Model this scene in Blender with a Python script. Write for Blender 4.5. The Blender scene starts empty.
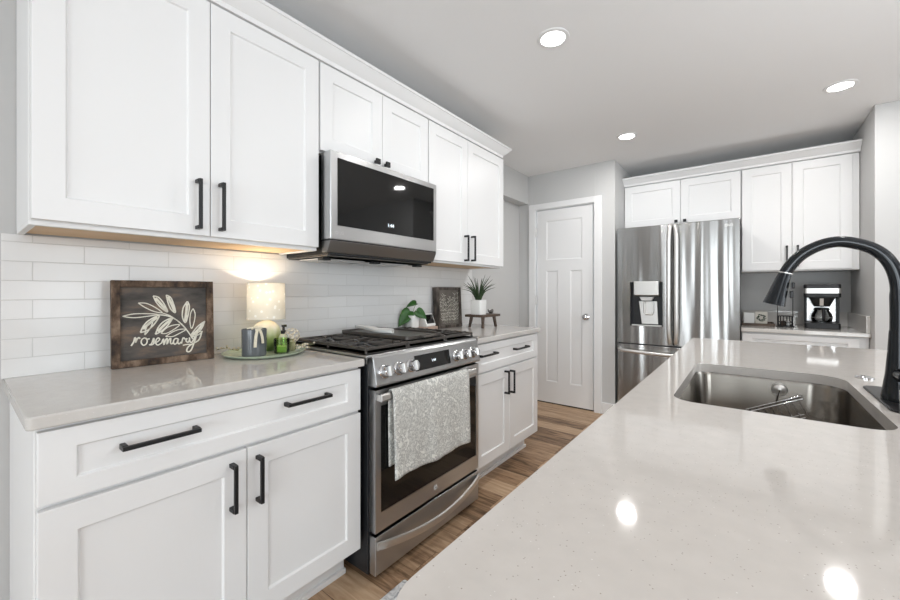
import bpy, bmesh, math, random
from mathutils import Vector, Matrix, Euler, noise
random.seed(7)
S = bpy.context.scene
COL = S.collection
R = math.radians
V = Vector

# ------------------------------------------------------------------ camera
cd = bpy.data.cameras.new('camera'); cam = bpy.data.objects.new('camera', cd); COL.objects.link(cam)
cam.location = (1.845, 0, 1.188); cam.rotation_euler = (R(90), 0, R(37.7))
cd.sensor_fit = 'HORIZONTAL'; cd.sensor_width = 36; cd.lens = 385.5 / 900 * 36; cd.shift_y = -0.010
cd.clip_start = 0.02
S.camera = cam

# ------------------------------------------------------------------ world, daylight, exposure
w = bpy.data.worlds.new('sky'); S.world = w; w.use_nodes = True
bg = w.node_tree.nodes['Background']; bg.inputs[0].default_value = (0.80, 0.90, 1.0, 1); bg.inputs[1].default_value = 1.6
S.view_settings.view_transform = 'Standard'; S.view_settings.look = 'None'
S.view_settings.gamma = 1; S.view_settings.use_curve_mapping = False
S.view_settings.exposure = -0.13
S.cycles.use_denoising = True
S.cycles.max_bounces = 10; S.cycles.diffuse_bounces = 6; S.cycles.glossy_bounces = 5
S.cycles.caustics_reflective = False; S.cycles.caustics_refractive = False
S.cycles.sample_clamp_indirect = 6

def rect_light(name, loc, rot, sx, sy, power, col=(0.915, 0.96, 1.0)):
    l = bpy.data.lights.new(name, 'AREA'); l.shape = 'RECTANGLE'; l.size = sx; l.size_y = sy
    l.energy = power; l.color = col
    o = bpy.data.objects.new(name, l); COL.objects.link(o); o.location = loc; o.rotation_euler = rot
    return o
# daylight coming in at the windows behind and beside the photographer
rect_light('daylight_back', (3.35, -4.22, 1.10), (R(90), 0, 0), 2.3, 2.0, 150)
rect_light('daylight_patio', (1.15, -4.22, 1.08), (R(90), 0, 0), 0.9, 2.0, 60)
rect_light('daylight_side', (5.47, 1.7, 1.5), (R(90), 0, R(90)), 2.2, 1.5, 46)
rect_light('daylight_side_rear', (5.47, -2.3, 1.5), (R(90), 0, R(90)), 1.6, 1.5, 34)
# added fill: unseen area light aimed up to brighten the ceiling and room
rect_light('ceiling_fill', (3.9, 0.6, 1.0), (R(180), 0, 0), 2.6, 2.6, 60, (0.90, 0.95, 1.0))

# ------------------------------------------------------------------ materials
MATS = {}
def mat(name, color, rough=0.5, metal=0.0, spec=0.5, emit=None, estr=0, trans=0, ior=1.45, coat=0):
    m = bpy.data.materials.new(name); m.use_nodes = True
    b = m.node_tree.nodes['Principled BSDF']
    b.inputs['Base Color'].default_value = (*color, 1); b.inputs['Roughness'].default_value = rough
    b.inputs['Metallic'].default_value = metal; b.inputs['Specular IOR Level'].default_value = spec
    b.inputs['IOR'].default_value = ior; b.inputs['Transmission Weight'].default_value = trans
    b.inputs['Coat Weight'].default_value = coat
    if emit:
        b.inputs['Emission Color'].default_value = (*emit, 1); b.inputs['Emission Strength'].default_value = estr
    MATS[name] = m
    return m
def N(m, t, **kw):
    n = m.node_tree.nodes.new(t)
    for k, v in kw.items():
        if k in n.inputs.keys(): n.inputs[k].default_value = v
        else: setattr(n, k, v)
    return n
def LK(m, a, ao, b, bi): m.node_tree.links.new(a.outputs[ao], b.inputs[bi])
def PB(m): return m.node_tree.nodes['Principled BSDF']
def ramp(m, stops):
    r = N(m, 'ShaderNodeValToRGB'); e = r.color_ramp.elements
    while len(e) < len(stops): e.new(0.5)
    for el, (p, c) in zip(e, stops): el.position = p; el.color = (*c, 1)
    return r
def coords(m, scale=(1, 1, 1), swiz=None, kind='Object'):
    tc = N(m, 'ShaderNodeTexCoord'); src, out = tc, kind
    if kind == 'Position':
        src = N(m, 'ShaderNodeNewGeometry'); out = 'Position'
    if swiz:
        sp = N(m, 'ShaderNodeSeparateXYZ'); LK(m, src, out, sp, 0)
        cb = N(m, 'ShaderNodeCombineXYZ')
        for i, a in enumerate(swiz):
            if a is not None: LK(m, sp, 'XYZ'.index(a), cb, i)
        src, out = cb, 0
    mp = N(m, 'ShaderNodeMapping'); LK(m, src, out, mp, 0); mp.inputs['Scale'].default_value = scale
    return mp
def add_noise_bump(m, scale, strength, dist=0.001, sc=(1, 1, 1), detail=3):
    mp = coords(m, sc); n = N(m, 'ShaderNodeTexNoise', Scale=scale, Detail=detail); LK(m, mp, 0, n, 'Vector')
    b = N(m, 'ShaderNodeBump', Strength=strength, Distance=dist); LK(m, n, 'Fac', b, 'Height'); LK(m, b, 0, PB(m), 'Normal')
    return n
def mottled(name, stops, scale, rough, sc=(1, 1, 1), detail=5, metal=0, bump=0.0, dist=0.001, spec=0.5, kind='Object', rot=None):
    m = mat(name, stops[0][1], rough, metal, spec)
    mp = coords(m, sc, kind=kind)
    n = N(m, 'ShaderNodeTexNoise', Scale=scale, Detail=detail, Roughness=0.6); LK(m, mp, 0, n, 'Vector')
    r = ramp(m, stops); LK(m, n, 'Fac', r, 0); LK(m, r, 0, PB(m), 'Base Color')
    if bump:
        b = N(m, 'ShaderNodeBump', Strength=bump, Distance=dist); LK(m, n, 'Fac', b, 'Height'); LK(m, b, 0, PB(m), 'Normal')
    return m

WALL = mat('wall_paint_grey', (0.56, 0.56, 0.555), 0.75, spec=0.25); add_noise_bump(WALL, 260, 0.05)
CEIL = mat('ceiling_paint', (0.86, 0.86, 0.86), 0.85, spec=0.2); add_noise_bump(CEIL, 180, 0.05)
TRIM = mat('white_trim_paint', (0.80, 0.80, 0.80), 0.4, spec=0.4); add_noise_bump(TRIM, 40, 0.02)
CAB = mat('white_cabinet_paint', (0.80, 0.80, 0.80), 0.38, spec=0.45); add_noise_bump(CAB, 60, 0.02)
MAPLE = mottled('bare_maple', [(0.3, (0.62, 0.42, 0.24)), (0.7, (0.72, 0.52, 0.32))], 8, 0.55, (1, 0.12, 1))
BLACK = mat('matte_black_metal', (0.018, 0.018, 0.019), 0.42, 0.3); add_noise_bump(BLACK, 400, 0.04)
GAP = mat('dark_enamel', (0.012, 0.013, 0.015), 0.45); add_noise_bump(GAP, 200, 0.03)
GLASSBLK = mat('black_glass', (0.006, 0.006, 0.006), 0.04, spec=0.5); add_noise_bump(GLASSBLK, 3, 0.01)
CHROME = mat('chrome', (0.62, 0.62, 0.63), 0.07, 1.0); add_noise_bump(CHROME, 30, 0.02)
WHITEC = mat('white_ceramic', (0.80, 0.80, 0.78), 0.2); add_noise_bump(WHITEC, 30, 0.02)
IRON = mat('cast_iron', (0.085, 0.077, 0.070), 0.36, 0.4, spec=0.5); add_noise_bump(IRON, 300, 0.25, 0.0006)
LITE = mat('lamp_diffuser', (1, 1, 1), 0.5, emit=(1.0, 0.98, 0.95), estr=9)
DIGIT = mat('lit_digits', (0.8, 0.9, 1), 0.5, emit=(0.85, 0.93, 1.0), estr=1.4)
GREYPR = mat('pale_grey_print', (0.62, 0.62, 0.62), 0.4); add_noise_bump(GREYPR, 90, 0.02)

def steel(name, base, rough, aniso, wob=0.0, tang=(0, 0, 1), wsc=(2.2, 1, 0.45)):
    m = mat(name, base, rough, 1.0)
    b = PB(m); b.inputs['Anisotropic'].default_value = aniso
    t = N(m, 'ShaderNodeCombineXYZ'); t.inputs[0].default_value, t.inputs[1].default_value, t.inputs[2].default_value = tang
    LK(m, t, 0, b, 'Tangent')
    mp = coords(m, (4, 4, 420)); n = N(m, 'ShaderNodeTexNoise', Scale=1.0, Detail=2); LK(m, mp, 0, n, 'Vector')
    mr = N(m, 'ShaderNodeMapRange'); mr.inputs['To Min'].default_value = rough * 0.85; mr.inputs['To Max'].default_value = rough * 1.15
    LK(m, n, 'Fac', mr, 0); LK(m, mr, 0, b, 'Roughness')
    if wob:
        mp2 = coords(m, wsc); n2 = N(m, 'ShaderNodeTexNoise', Scale=2.4, Detail=1.0); LK(m, mp2, 0, n2, 'Vector')
        bp = N(m, 'ShaderNodeBump', Strength=1.0, Distance=wob); LK(m, n2, 'Fac', bp, 'Height'); LK(m, bp, 0, b, 'Normal')
    return m
STEEL = steel('brushed_stainless', (0.53, 0.535, 0.54), 0.32, 0.7)
FSTEEL = steel('refrigerator_stainless', (0.36, 0.357, 0.35), 0.20, 0.85, 0.016, wsc=(2.8, 1, 0.12))
DSTEEL = steel('dark_stainless', (0.24, 0.235, 0.23), 0.34, 0.5)  # darker steel tone for vent strip, bottom pan and cooktop well
SSTEEL = steel('sink_stainless', (0.26, 0.24, 0.215), 0.22, 0.5, 0.008)
BSTEEL = steel('bright_steel', (0.78, 0.78, 0.78), 0.28, 0.3)
HSTEEL = steel('polished_handle_steel', (0.72, 0.71, 0.69), 0.38, 0.2)

# quartz with fine flecks
def quartz(name, base, fleck_scale=330):
    m = mat(name, base, 0.06, spec=0.5); b = PB(m)
    mp = coords(m, kind='Position')
    v = N(m, 'ShaderNodeTexVoronoi', Scale=fleck_scale); LK(m, mp, 0, v, 'Vector')
    lt = N(m, 'ShaderNodeMath', operation='LESS_THAN'); LK(m, v, 'Distance', lt, 0); lt.inputs[1].default_value = 0.26
    sp = N(m, 'ShaderNodeSeparateColor'); LK(m, v, 'Color', sp, 0)
    g1 = N(m, 'ShaderNodeMath', operation='GREATER_THAN'); LK(m, sp, 0, g1, 0); g1.inputs[1].default_value = 0.94
    g2 = N(m, 'ShaderNodeMath', operation='GREATER_THAN'); LK(m, sp, 1, g2, 0); g2.inputs[1].default_value = 0.985
    d = N(m, 'ShaderNodeMath', operation='MULTIPLY'); LK(m, lt, 0, d, 0); LK(m, g1, 0, d, 1)
    l = N(m, 'ShaderNodeMath', operation='MULTIPLY'); LK(m, lt, 0, l, 0); LK(m, g2, 0, l, 1)
    nz = N(m, 'ShaderNodeTexNoise', Scale=34.0, Detail=4); LK(m, mp, 0, nz, 'Vector')
    r = ramp(m, [(0.3, tuple(c * 0.97 for c in base)), (0.7, tuple(min(1, c * 1.03) for c in base))]); LK(m, nz, 'Fac', r, 0)
    m1 = N(m, 'ShaderNodeMix', data_type='RGBA'); LK(m, d, 0, m1, 0); LK(m, r, 0, m1, 6); m1.inputs[7].default_value = (0.38, 0.34, 0.30, 1)
    m2 = N(m, 'ShaderNodeMix', data_type='RGBA'); LK(m, l, 0, m2, 0); LK(m, m1, 2, m2, 6); m2.inputs[7].default_value = (0.74, 0.72, 0.69, 1)
    LK(m, m2, 2, b, 'Base Color')
    return m
QUARTZ = quartz('pale_quartz', (0.60, 0.565, 0.53))
QUARTZG = quartz('grey_quartz', (0.57, 0.55, 0.525))

# subway tile on the left wall (y along, z up)
TILE = mat('white_subway_tile', (0.76, 0.76, 0.75), 0.12, spec=0.5)
def _tile():
    m = TILE; mp = coords(m, swiz=('Y', 'Z', None), kind='Position')
    mp.inputs['Location'].default_value = (0.0863, -0.9125, 0)
    br = N(m, 'ShaderNodeTexBrick', offset=0.5, offset_frequency=2)
    br.inputs['Scale'].default_value = 1; br.inputs['Brick Width'].default_value = 0.2475; br.inputs['Row Height'].default_value = 0.0617
    br.inputs['Mortar Size'].default_value = 0.0013; br.inputs['Mortar Smooth'].default_value = 0.15
    br.inputs['Color1'].default_value = (0.77, 0.77, 0.765, 1); br.inputs['Color2'].default_value = (0.73, 0.73, 0.725, 1)
    br.inputs['Mortar'].default_value = (0.62, 0.62, 0.61, 1)
    LK(m, mp, 0, br, 'Vector'); LK(m, br, 'Color', PB(m), 'Base Color')
    iv = N(m, 'ShaderNodeMath', operation='SUBTRACT'); iv.inputs[0].default_value = 1; LK(m, br, 'Fac', iv, 1)
    nz = N(m, 'ShaderNodeTexNoise', Scale=9.0, Detail=2); LK(m, mp, 0, nz, 'Vector')
    ad = N(m, 'ShaderNodeMath', operation='MULTIPLY_ADD'); LK(m, nz, 'Fac', ad, 0); ad.inputs[1].default_value = 1.1; LK(m, iv, 0, ad, 2)
    bp = N(m, 'ShaderNodeBump', Strength=0.6, Distance=0.0012); LK(m, ad, 0, bp, 'Height'); LK(m, bp, 0, PB(m), 'Normal')
    rr = N(m, 'ShaderNodeMapRange'); LK(m, br, 'Fac', rr, 0); rr.inputs['To Min'].default_value = 0.13; rr.inputs['To Max'].default_value = 0.7
    LK(m, rr, 0, PB(m), 'Roughness')
_tile()

# plank floor, boards run along x
FLOOR = mat('oak_plank', (0.35, 0.24, 0.15), 0.42, spec=0.4)
def _floor():
    m = FLOOR; mp = coords(m, kind='Position')
    br = N(m, 'ShaderNodeTexBrick', offset=0.37, offset_frequency=2)
    br.inputs['Scale'].default_value = 1; br.inputs['Brick Width'].default_value = 1.15; br.inputs['Row Height'].default_value = 0.15
    br.inputs['Mortar Size'].default_value = 0.0012; br.inputs['Bias'].default_value = 0.0
    br.inputs['Color1'].default_value = (0, 0, 0, 1); br.inputs['Color2'].default_value = (1, 1, 1, 1); br.inputs['Mortar'].default_value = (0.5, 0.5, 0.5, 1)
    LK(m, mp, 0, br, 'Vector')
    g = coords(m, (1.6, 13, 1), kind='Position')
    ads = N(m, 'ShaderNodeVectorMath', operation='MULTIPLY_ADD'); LK(m, br, 'Color', ads, 0); ads.inputs[1].default_value = (7, 13, 3); LK(m, g, 0, ads, 2)
    nz = N(m, 'ShaderNodeTexNoise', Scale=2.2, Detail=7, Roughness=0.62, Distortion=1.1); LK(m, ads, 0, nz, 'Vector')
    r = ramp(m, [(0.24, (0.10, 0.058, 0.032)), (0.40, (0.27, 0.165, 0.095)), (0.56, (0.43, 0.285, 0.175)), (0.80, (0.58, 0.42, 0.28))])
    sm = N(m, 'ShaderNodeMath', operation='MULTIPLY_ADD'); LK(m, br, 'Color', sm, 0); sm.inputs[1].default_value = 0.40; LK(m, nz, 'Fac', sm, 2)
    sb = N(m, 'ShaderNodeMath', operation='SUBTRACT'); LK(m, sm, 0, sb, 0); sb.inputs[1].default_value = 0.17
    LK(m, sb, 0, r, 0)
    mx = N(m, 'ShaderNodeMix', data_type='RGBA', blend_type='MULTIPLY'); LK(m, br, 'Fac', mx, 0); LK(m, r, 0, mx, 6); mx.inputs[7].default_value = (0.35, 0.3, 0.26, 1)
    LK(m, mx, 2, PB(m), 'Base Color')
    bp = N(m, 'ShaderNodeBump', Strength=0.25, Distance=0.001); LK(m, nz, 'Fac', bp, 'Height'); LK(m, bp, 0, PB(m), 'Normal')
_floor()

OLDWOOD = mottled('weathered_dark_wood', [(0.34, (0.018, 0.012, 0.009)), (0.5, (0.085, 0.052, 0.033)), (0.68, (0.24, 0.17, 0.12))], 26, 0.75, (1, 1, 0.6), 9, bump=0.5, dist=0.002)
OLDWOODV = mottled('weathered_grey_wood', [(0.34, (0.018, 0.015, 0.013)), (0.5, (0.065, 0.053, 0.044)), (0.7, (0.17, 0.14, 0.12))], 24, 0.75, (1, 1, 0.35), 8, bump=0.5, dist=0.002)
SLATEW = mottled('charcoal_stained_board', [(0.34, (0.035, 0.032, 0.030)), (0.5, (0.085, 0.074, 0.066)), (0.68, (0.20, 0.135, 0.092))], 7, 0.7, (0.8, 1, 2.4), 8, bump=0.2)
PAINTW = mottled('chalky_cream_paint', [(0.2, (0.58, 0.55, 0.46)), (0.6, (0.74, 0.72, 0.63))], 60, 0.8)
WALNUT = mottled('walnut_brown_wood', [(0.3, (0.045, 0.030, 0.022)), (0.7, (0.12, 0.08, 0.056))], 9, 0.5, (1, 0.25, 1), 6, bump=0.15)
PINKWOOD = mottled('rosy_light_wood', [(0.3, (0.36, 0.25, 0.20)), (0.7, (0.50, 0.37, 0.30))], 9, 0.55, (1, 0.2, 1), 6)
LEAF = mottled('glossy_green_leaf', [(0.3, (0.016, 0.07, 0.012)), (0.7, (0.055, 0.17, 0.03))], 18, 0.35)
DARKLEAF = mottled('dark_spiky_leaf', [(0.3, (0.015, 0.035, 0.014)), (0.7, (0.05, 0.085, 0.035))], 20, 0.45)
STEM = mottled('green_stem', [(0.3, (0.10, 0.16, 0.05)), (0.7, (0.18, 0.24, 0.09))], 30, 0.5)
SOIL = mottled('potting_soil', [(0.3, (0.02, 0.015, 0.01)), (0.7, (0.06, 0.045, 0.03))], 80, 0.9)
GREYGL = mat('smoky_grey_glaze', (0.105, 0.115, 0.125), 0.16, spec=0.6); add_noise_bump(GREYGL, 12, 0.03)
WAX = mat('cream_wax', (0.80, 0.74, 0.60), 0.5); PB(WAX).inputs['Subsurface Weight'].default_value = 0.2; add_noise_bump(WAX, 30, 0.05)
GWAX = mat('pale_green_wax', (0.52, 0.68, 0.24), 0.5); add_noise_bump(GWAX, 30, 0.05)
TRAYGL = mottled('sage_glaze', [(0.3, (0.40, 0.50, 0.38)), (0.7, (0.52, 0.60, 0.47))], 12, 0.18)
CREAMF = mottled('dried_cream_petal', [(0.3, (0.60, 0.53, 0.40)), (0.7, (0.80, 0.74, 0.64))], 40, 0.8)
SPRIG = mottled('dried_sage_sprig', [(0.3, (0.22, 0.22, 0.11)), (0.7, (0.42, 0.40, 0.25))], 40, 0.8)
LINEN = mottled('cream_linen_ribbon', [(0.3, (0.62, 0.57, 0.44)), (0.7, (0.74, 0.69, 0.56))], 90, 0.9)

def glassy(name, col, rough=0.02, mixw=0.12):
    m = bpy.data.materials.new(name); m.use_nodes = True; nt = m.node_tree
    for n in list(nt.nodes): nt.nodes.remove(n)
    o = nt.nodes.new('ShaderNodeOutputMaterial'); t = nt.nodes.new('ShaderNodeBsdfTransparent'); g = nt.nodes.new('ShaderNodeBsdfGlossy')
    t.inputs[0].default_value = (*col, 1); g.inputs['Roughness'].default_value = rough
    f = nt.nodes.new('ShaderNodeFresnel'); f.inputs[0].default_value = 1.45
    a = nt.nodes.new('ShaderNodeMath'); a.operation = 'ADD'; a.inputs[1].default_value = mixw; nt.links.new(f.outputs[0], a.inputs[0])
    x = nt.nodes.new('ShaderNodeMixShader'); nt.links.new(a.outputs[0], x.inputs[0]); nt.links.new(t.outputs[0], x.inputs[1]); nt.links.new(g.outputs[0], x.inputs[2])
    nt.links.new(x.outputs[0], o.inputs[0]); return m
PANE = glassy('window_glass', (0.97, 0.98, 0.98), 0.01, 0.0)
GREENGL = glassy('green_votive_glass', (0.80, 0.92, 0.62), 0.03, 0.03)
CLEARGL = glassy('clear_glass', (0.97, 0.98, 0.98), 0.02, 0.05)

# lamp shade: thin speckled cream cloth that lets light through
SHADE = bpy.data.materials.new('speckled_cream_shade'); SHADE.use_nodes = True
def _shade():
    m = SHADE; nt = m.node_tree
    for n in list(nt.nodes): nt.nodes.remove(n)
    o = nt.nodes.new('ShaderNodeOutputMaterial'); d = nt.nodes.new('ShaderNodeBsdfDiffuse'); t = nt.nodes.new('ShaderNodeBsdfTranslucent'); x = nt.nodes.new('ShaderNodeMixShader')
    mp = coords(m); v = N(m, 'ShaderNodeTexVoronoi', Scale=42.0); LK(m, mp, 0, v, 'Vector')
    r = ramp(m, [(0.0, (0.95, 0.93, 0.88)), (0.22, (0.93, 0.90, 0.82)), (0.26, (0.80, 0.75, 0.64)), (1, (0.76, 0.71, 0.60))]); LK(m, v, 'Distance', r, 0)
    LK(m, r, 0, d, 0); LK(m, r, 0, t, 0); x.inputs[0].default_value = 0.075
    nt.links.new(d.outputs[0], x.inputs[1]); nt.links.new(t.outputs[0], x.inputs[2]); nt.links.new(x.outputs[0], o.inputs[0])
_shade()
# lamp base: cream at the top running into green glaze below (its own glaze)
LBASE = mat('cream_to_green_glaze', (0.8, 0.8, 0.7), 0.2)
def _lb():
    m = LBASE; mp = coords(m); sp = N(m, 'ShaderNodeSeparateXYZ'); LK(m, mp, 0, sp, 0)
    nz = N(m, 'ShaderNodeTexNoise', Scale=40.0); LK(m, coords(m, (1, 1, 0.25)), 0, nz, 'Vector')
    a = N(m, 'ShaderNodeMath', operation='MULTIPLY_ADD'); LK(m, nz, 'Fac', a, 0); a.inputs[1].default_value = 0.05; LK(m, sp, 2, a, 2)
    mr = N(m, 'ShaderNodeMapRange'); LK(m, a, 0, mr, 0); mr.inputs['From Min'].default_value = 0.02; mr.inputs['From Max'].default_value = 0.16
    r = ramp(m, [(0.0, (0.10, 0.17, 0.06)), (0.45, (0.34, 0.42, 0.16)), (0.62, (0.62, 0.66, 0.36)), (0.85, (0.80, 0.77, 0.66))]); LK(m, mr, 0, r, 0); LK(m, r, 0, PB(m), 'Base Color')
_lb()
# floral tea towel
TOWEL = mat('floral_tea_towel', (0.7, 0.7, 0.66), 0.9, spec=0.1)
def _towel():
    m = TOWEL; mp = coords(m, (1, 1, 1))
    n1 = N(m, 'ShaderNodeTexNoise', Scale=13.0, Detail=2, Distortion=3.4); LK(m, mp, 0, n1, 'Vector')
    n2 = N(m, 'ShaderNodeTexNoise', Scale=34.0, Detail=2, Distortion=2.0); LK(m, mp, 0, n2, 'Vector')
    a = N(m, 'ShaderNodeMath', operation='MULTIPLY_ADD'); LK(m, n2, 'Fac', a, 0); a.inputs[1].default_value = 0.55; LK(m, n1, 'Fac', a, 2)
    r = ramp(m, [(0.64, (0.78, 0.78, 0.74)), (0.71, (0.42, 0.42, 0.405)), (0.78, (0.50, 0.50, 0.48)), (0.82, (0.76, 0.76, 0.72)), (0.92, (0.45, 0.45, 0.43))]); LK(m, a, 0, r, 0); LK(m, r, 0, PB(m), 'Base Color')
    bp = N(m, 'ShaderNodeBump', Strength=0.4, Distance=0.001); LK(m, a, 0, bp, 'Height'); LK(m, bp, 0, PB(m), 'Normal')
_towel()
RUG = mat('mottled_grey_rug', (0.6, 0.6, 0.6), 0.95, spec=0.05)
def _rug():
    m = RUG; mp = coords(m); n = N(m, 'ShaderNodeTexNoise', Scale=26.0, Detail=5, Distortion=1.2); LK(m, mp, 0, n, 'Vector')
    r = ramp(m, [(0.36, (0.36, 0.37, 0.39)), (0.48, (0.62, 0.62, 0.62)), (0.60, (0.78, 0.78, 0.77))]); LK(m, n, 'Fac', r, 0); LK(m, r, 0, PB(m), 'Base Color')
    n2 = N(m, 'ShaderNodeTexNoise', Scale=300.0); LK(m, mp, 0, n2, 'Vector'); bp = N(m, 'ShaderNodeBump', Strength=0.8, Distance=0.003); LK(m, n2, 'Fac', bp, 'Height'); LK(m, bp, 0, PB(m), 'Normal')
_rug()

# ------------------------------------------------------------------ mesh helpers
OFF = {}
def tag(o, label=None, cat=None, group=None, kind=None):
    if label: o['label'] = label
    if cat: o['category'] = cat
    if group: o['group'] = group
    if kind: o['kind'] = kind
    return o
def thing(name, label, cat, loc=(0, 0, 0), rotz=0, group=None, kind=None):
    o = bpy.data.objects.new(name, None); COL.objects.link(o); o.location = loc; o.rotation_euler = (0, 0, rotz)
    o.empty_display_size = 0.05
    OFF[o.name] = V(loc)
    return tag(o, label, cat, group, kind)
class MB:
    def __init__(s): s.bm = bmesh.new(); s.M = None
    def v(s, p):
        p = V(p)
        return s.bm.verts.new(s.M @ p if s.M else p)
    def f(s, vs):
        try: return s.bm.faces.new(vs)
        except ValueError: return None
    def box(s, a, b):
        x0, y0, z0 = [min(i, j) for i, j in zip(a, b)]; x1, y1, z1 = [max(i, j) for i, j in zip(a, b)]
        c = [s.v(p) for p in ((x0,y0,z0),(x1,y0,z0),(x1,y1,z0),(x0,y1,z0),(x0,y0,z1),(x1,y0,z1),(x1,y1,z1),(x0,y1,z1))]
        for i in ((3,2,1,0),(4,5,6,7),(0,1,5,4),(1,2,6,5),(2,3,7,6),(3,0,4,7)): s.f([c[k] for k in i])
        return s
    def prism(s, pts, d):
        """pts: list of 3D points of one end, d: extrusion vector"""
        d = V(d); A = [s.v(p) for p in pts]; B = [s.v(V(p) + d) for p in pts]; n = len(pts)
        s.f(A[::-1]); s.f(B)
        for i in range(n): s.f([A[i], A[(i+1) % n], B[(i+1) % n], B[i]])
        return s
    def lathe(s, prof, c=(0, 0, 0), n=32, ax=None, sx=1, sy=1):
        c = V(c); Q = ax.to_track_quat('Z', 'Y').to_matrix() if ax else Matrix.Identity(3)
        rings = []
        for r, z in prof:
            if r < 1e-6: rings.append([s.v(c + Q @ V((0, 0, z)))])
            else: rings.append([s.v(c + Q @ V((r*sx*math.cos(2*math.pi*i/n), r*sy*math.sin(2*math.pi*i/n), z))) for i in range(n)])
        for A, B in zip(rings, rings[1:]):
            for i in range(n):
                j = (i+1) % n
                if len(A) == 1 and len(B) == 1: continue
                if len(A) == 1: s.f([A[0], B[i], B[j]][::-1] if False else [A[0], B[j], B[i]][::-1])
                elif len(B) == 1: s.f([A[i], A[j], B[0]])
                else: s.f([A[i], A[j], B[j], B[i]])
        return s
    def cyl(s, p0, p1, r0, r1=None, n=20):
        p0, p1 = V(p0), V(p1); r1 = r0 if r1 is None else r1; d = p1 - p0; L = d.length
        return s.lathe([(0, 0), (r0, 0), (r1, L), (0, L)], p0, n, d.normalized())
    def tube(s, pts, r, n=8, closed=False):
        pts = [V(p) for p in pts]; k = len(pts); rad = r if isinstance(r, (list, tuple)) else [r]*k
        T = []
        for i in range(k):
            a = pts[(i-1) % k] if (closed or i > 0) else pts[i]; b = pts[(i+1) % k] if (closed or i < k-1) else pts[i]
            T.append((b - a).normalized())
        up = V((0, 0, 1)) if abs(T[0].z) < 0.9 else V((1, 0, 0))
        nrm = (up - T[0]*up.dot(T[0])).normalized(); rings = []
        for i in range(k):
            nrm = (nrm - T[i]*nrm.dot(T[i]))
            if nrm.length < 1e-6: nrm = T[i].orthogonal()
            nrm.normalize(); bn = T[i].cross(nrm)
            rings.append([s.v(pts[i] + (nrm*math.cos(2*math.pi*j/n) + bn*math.sin(2*math.pi*j/n))*rad[i]) for j in range(n)])
        for i in range(k if closed else k-1):
            A, B = rings[i], rings[(i+1) % k]
            for j in range(n): s.f([A[j], A[(j+1) % n], B[(j+1) % n], B[j]])
        if not closed: s.f(rings[0][::-1]); s.f(rings[-1])
        return s
    def ball(s, c, r, n=12, sx=1, sy=1, sz=1):
        h = n//2
        return s.lathe([(r*math.sin(math.pi*i/h), -r*sz*math.cos(math.pi*i/h)) for i in range(h+1)], c, n, None, sx, sy)
    def ribbon(s, pts, width, nrm, thick):
        """flat brush stroke lying on a plane with normal nrm"""
        pts = [V(p) for p in pts]; nrm = V(nrm).normalized(); k = len(pts); wd = width if isinstance(width, (list, tuple)) else [width]*k
        a, b, c, d = [], [], [], []
        for i in range(k):
            t = (pts[min(i+1, k-1)] - pts[max(i-1, 0)]).normalized(); sd = t.cross(nrm)*wd[i]/2
            a.append(s.v(pts[i]+sd)); b.append(s.v(pts[i]-sd)); c.append(s.v(pts[i]+sd+nrm*thick)); d.append(s.v(pts[i]-sd+nrm*thick))
        for i in range(k-1):
            s.f([c[i], c[i+1], d[i+1], d[i]]); s.f([a[i], b[i], b[i+1], a[i+1]])
            s.f([a[i], a[i+1], c[i+1], c[i]]); s.f([b[i], d[i], d[i+1], b[i+1]])
        s.f([a[0], c[0], d[0], b[0]]); s.f([a[-1], b[-1], d[-1], c[-1]])
        return s
    def shaker(s, O, u, n, w, h, rail=0.066, t=0.02, rec=0.008, ch=0.003, railb=None):
        O, u, n, z = V(O), V(u), V(n), V((0, 0, 1)); rb = railb or rail
        def rect(a0, b0, a1, b1, c): return [s.v(O + u*a + z*b + n*c) for a, b in ((a0, b0), (a1, b0), (a1, b1), (a0, b1))]
        bk = rect(0, 0, w, h, 0); fr = rect(0, 0, w, h, t); i1 = rect(rail, rb, w-rail, h-rb, t); i2 = rect(rail+ch, rb+ch, w-rail-ch, h-rb-ch, t-rec)
        s.f(bk[::-1]); s.f(i2)
        for A, B in ((bk, fr), (fr, i1), (i1, i2)):
            for i in range(4): s.f([A[i], A[(i+1) % 4], B[(i+1) % 4], B[i]])
        return s
    def build(s, name, m, parent=None, bevel=0, smooth=None, at=None, local=False, solid=0, subsurf=0, seg=2, label=None):
        bm = s.bm; bmesh.ops.recalc_face_normals(bm, faces=bm.faces[:])
        me = bpy.data.meshes.new(name)
        off = V((0, 0, 0))
        if not local:
            if parent is not None: off = OFF[parent.name]
            elif at is not None: off = V(at)
        if off.length: bmesh.ops.translate(bm, verts=bm.verts[:], vec=-off)
        bm.to_mesh(me); bm.free(); me.materials.append(m)
        if smooth is not None:
            for p in me.polygons: p.use_smooth = True
            me.set_sharp_from_angle(angle=R(smooth))
        o = bpy.data.objects.new(name, me); COL.objects.link(o)
        if parent is not None:
            o.parent = parent; OFF[o.name] = OFF[parent.name]
        else:
            if at is not None: o.location = at
            OFF[o.name] = V(at) if at is not None else V((0, 0, 0))
        if solid:
            md = o.modifiers.new('thickness', 'SOLIDIFY'); md.thickness = solid; md.offset = 0
        if subsurf:
            md = o.modifiers.new('round', 'SUBSURF'); md.levels = subsurf; md.render_levels = subsurf
        if bevel:
            md = o.modifiers.new('edge', 'BEVEL'); md.width = bevel; md.segments = seg; md.limit_method = 'ANGLE'; md.angle_limit = R(35)
        if label: o['label'] = label
        return o
def struct(name, mb, m, bevel=0, parent=None, smooth=None):
    o = mb.build(name, m, parent, bevel, smooth)
    if parent is None: o['kind'] = 'structure'
    return o
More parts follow.
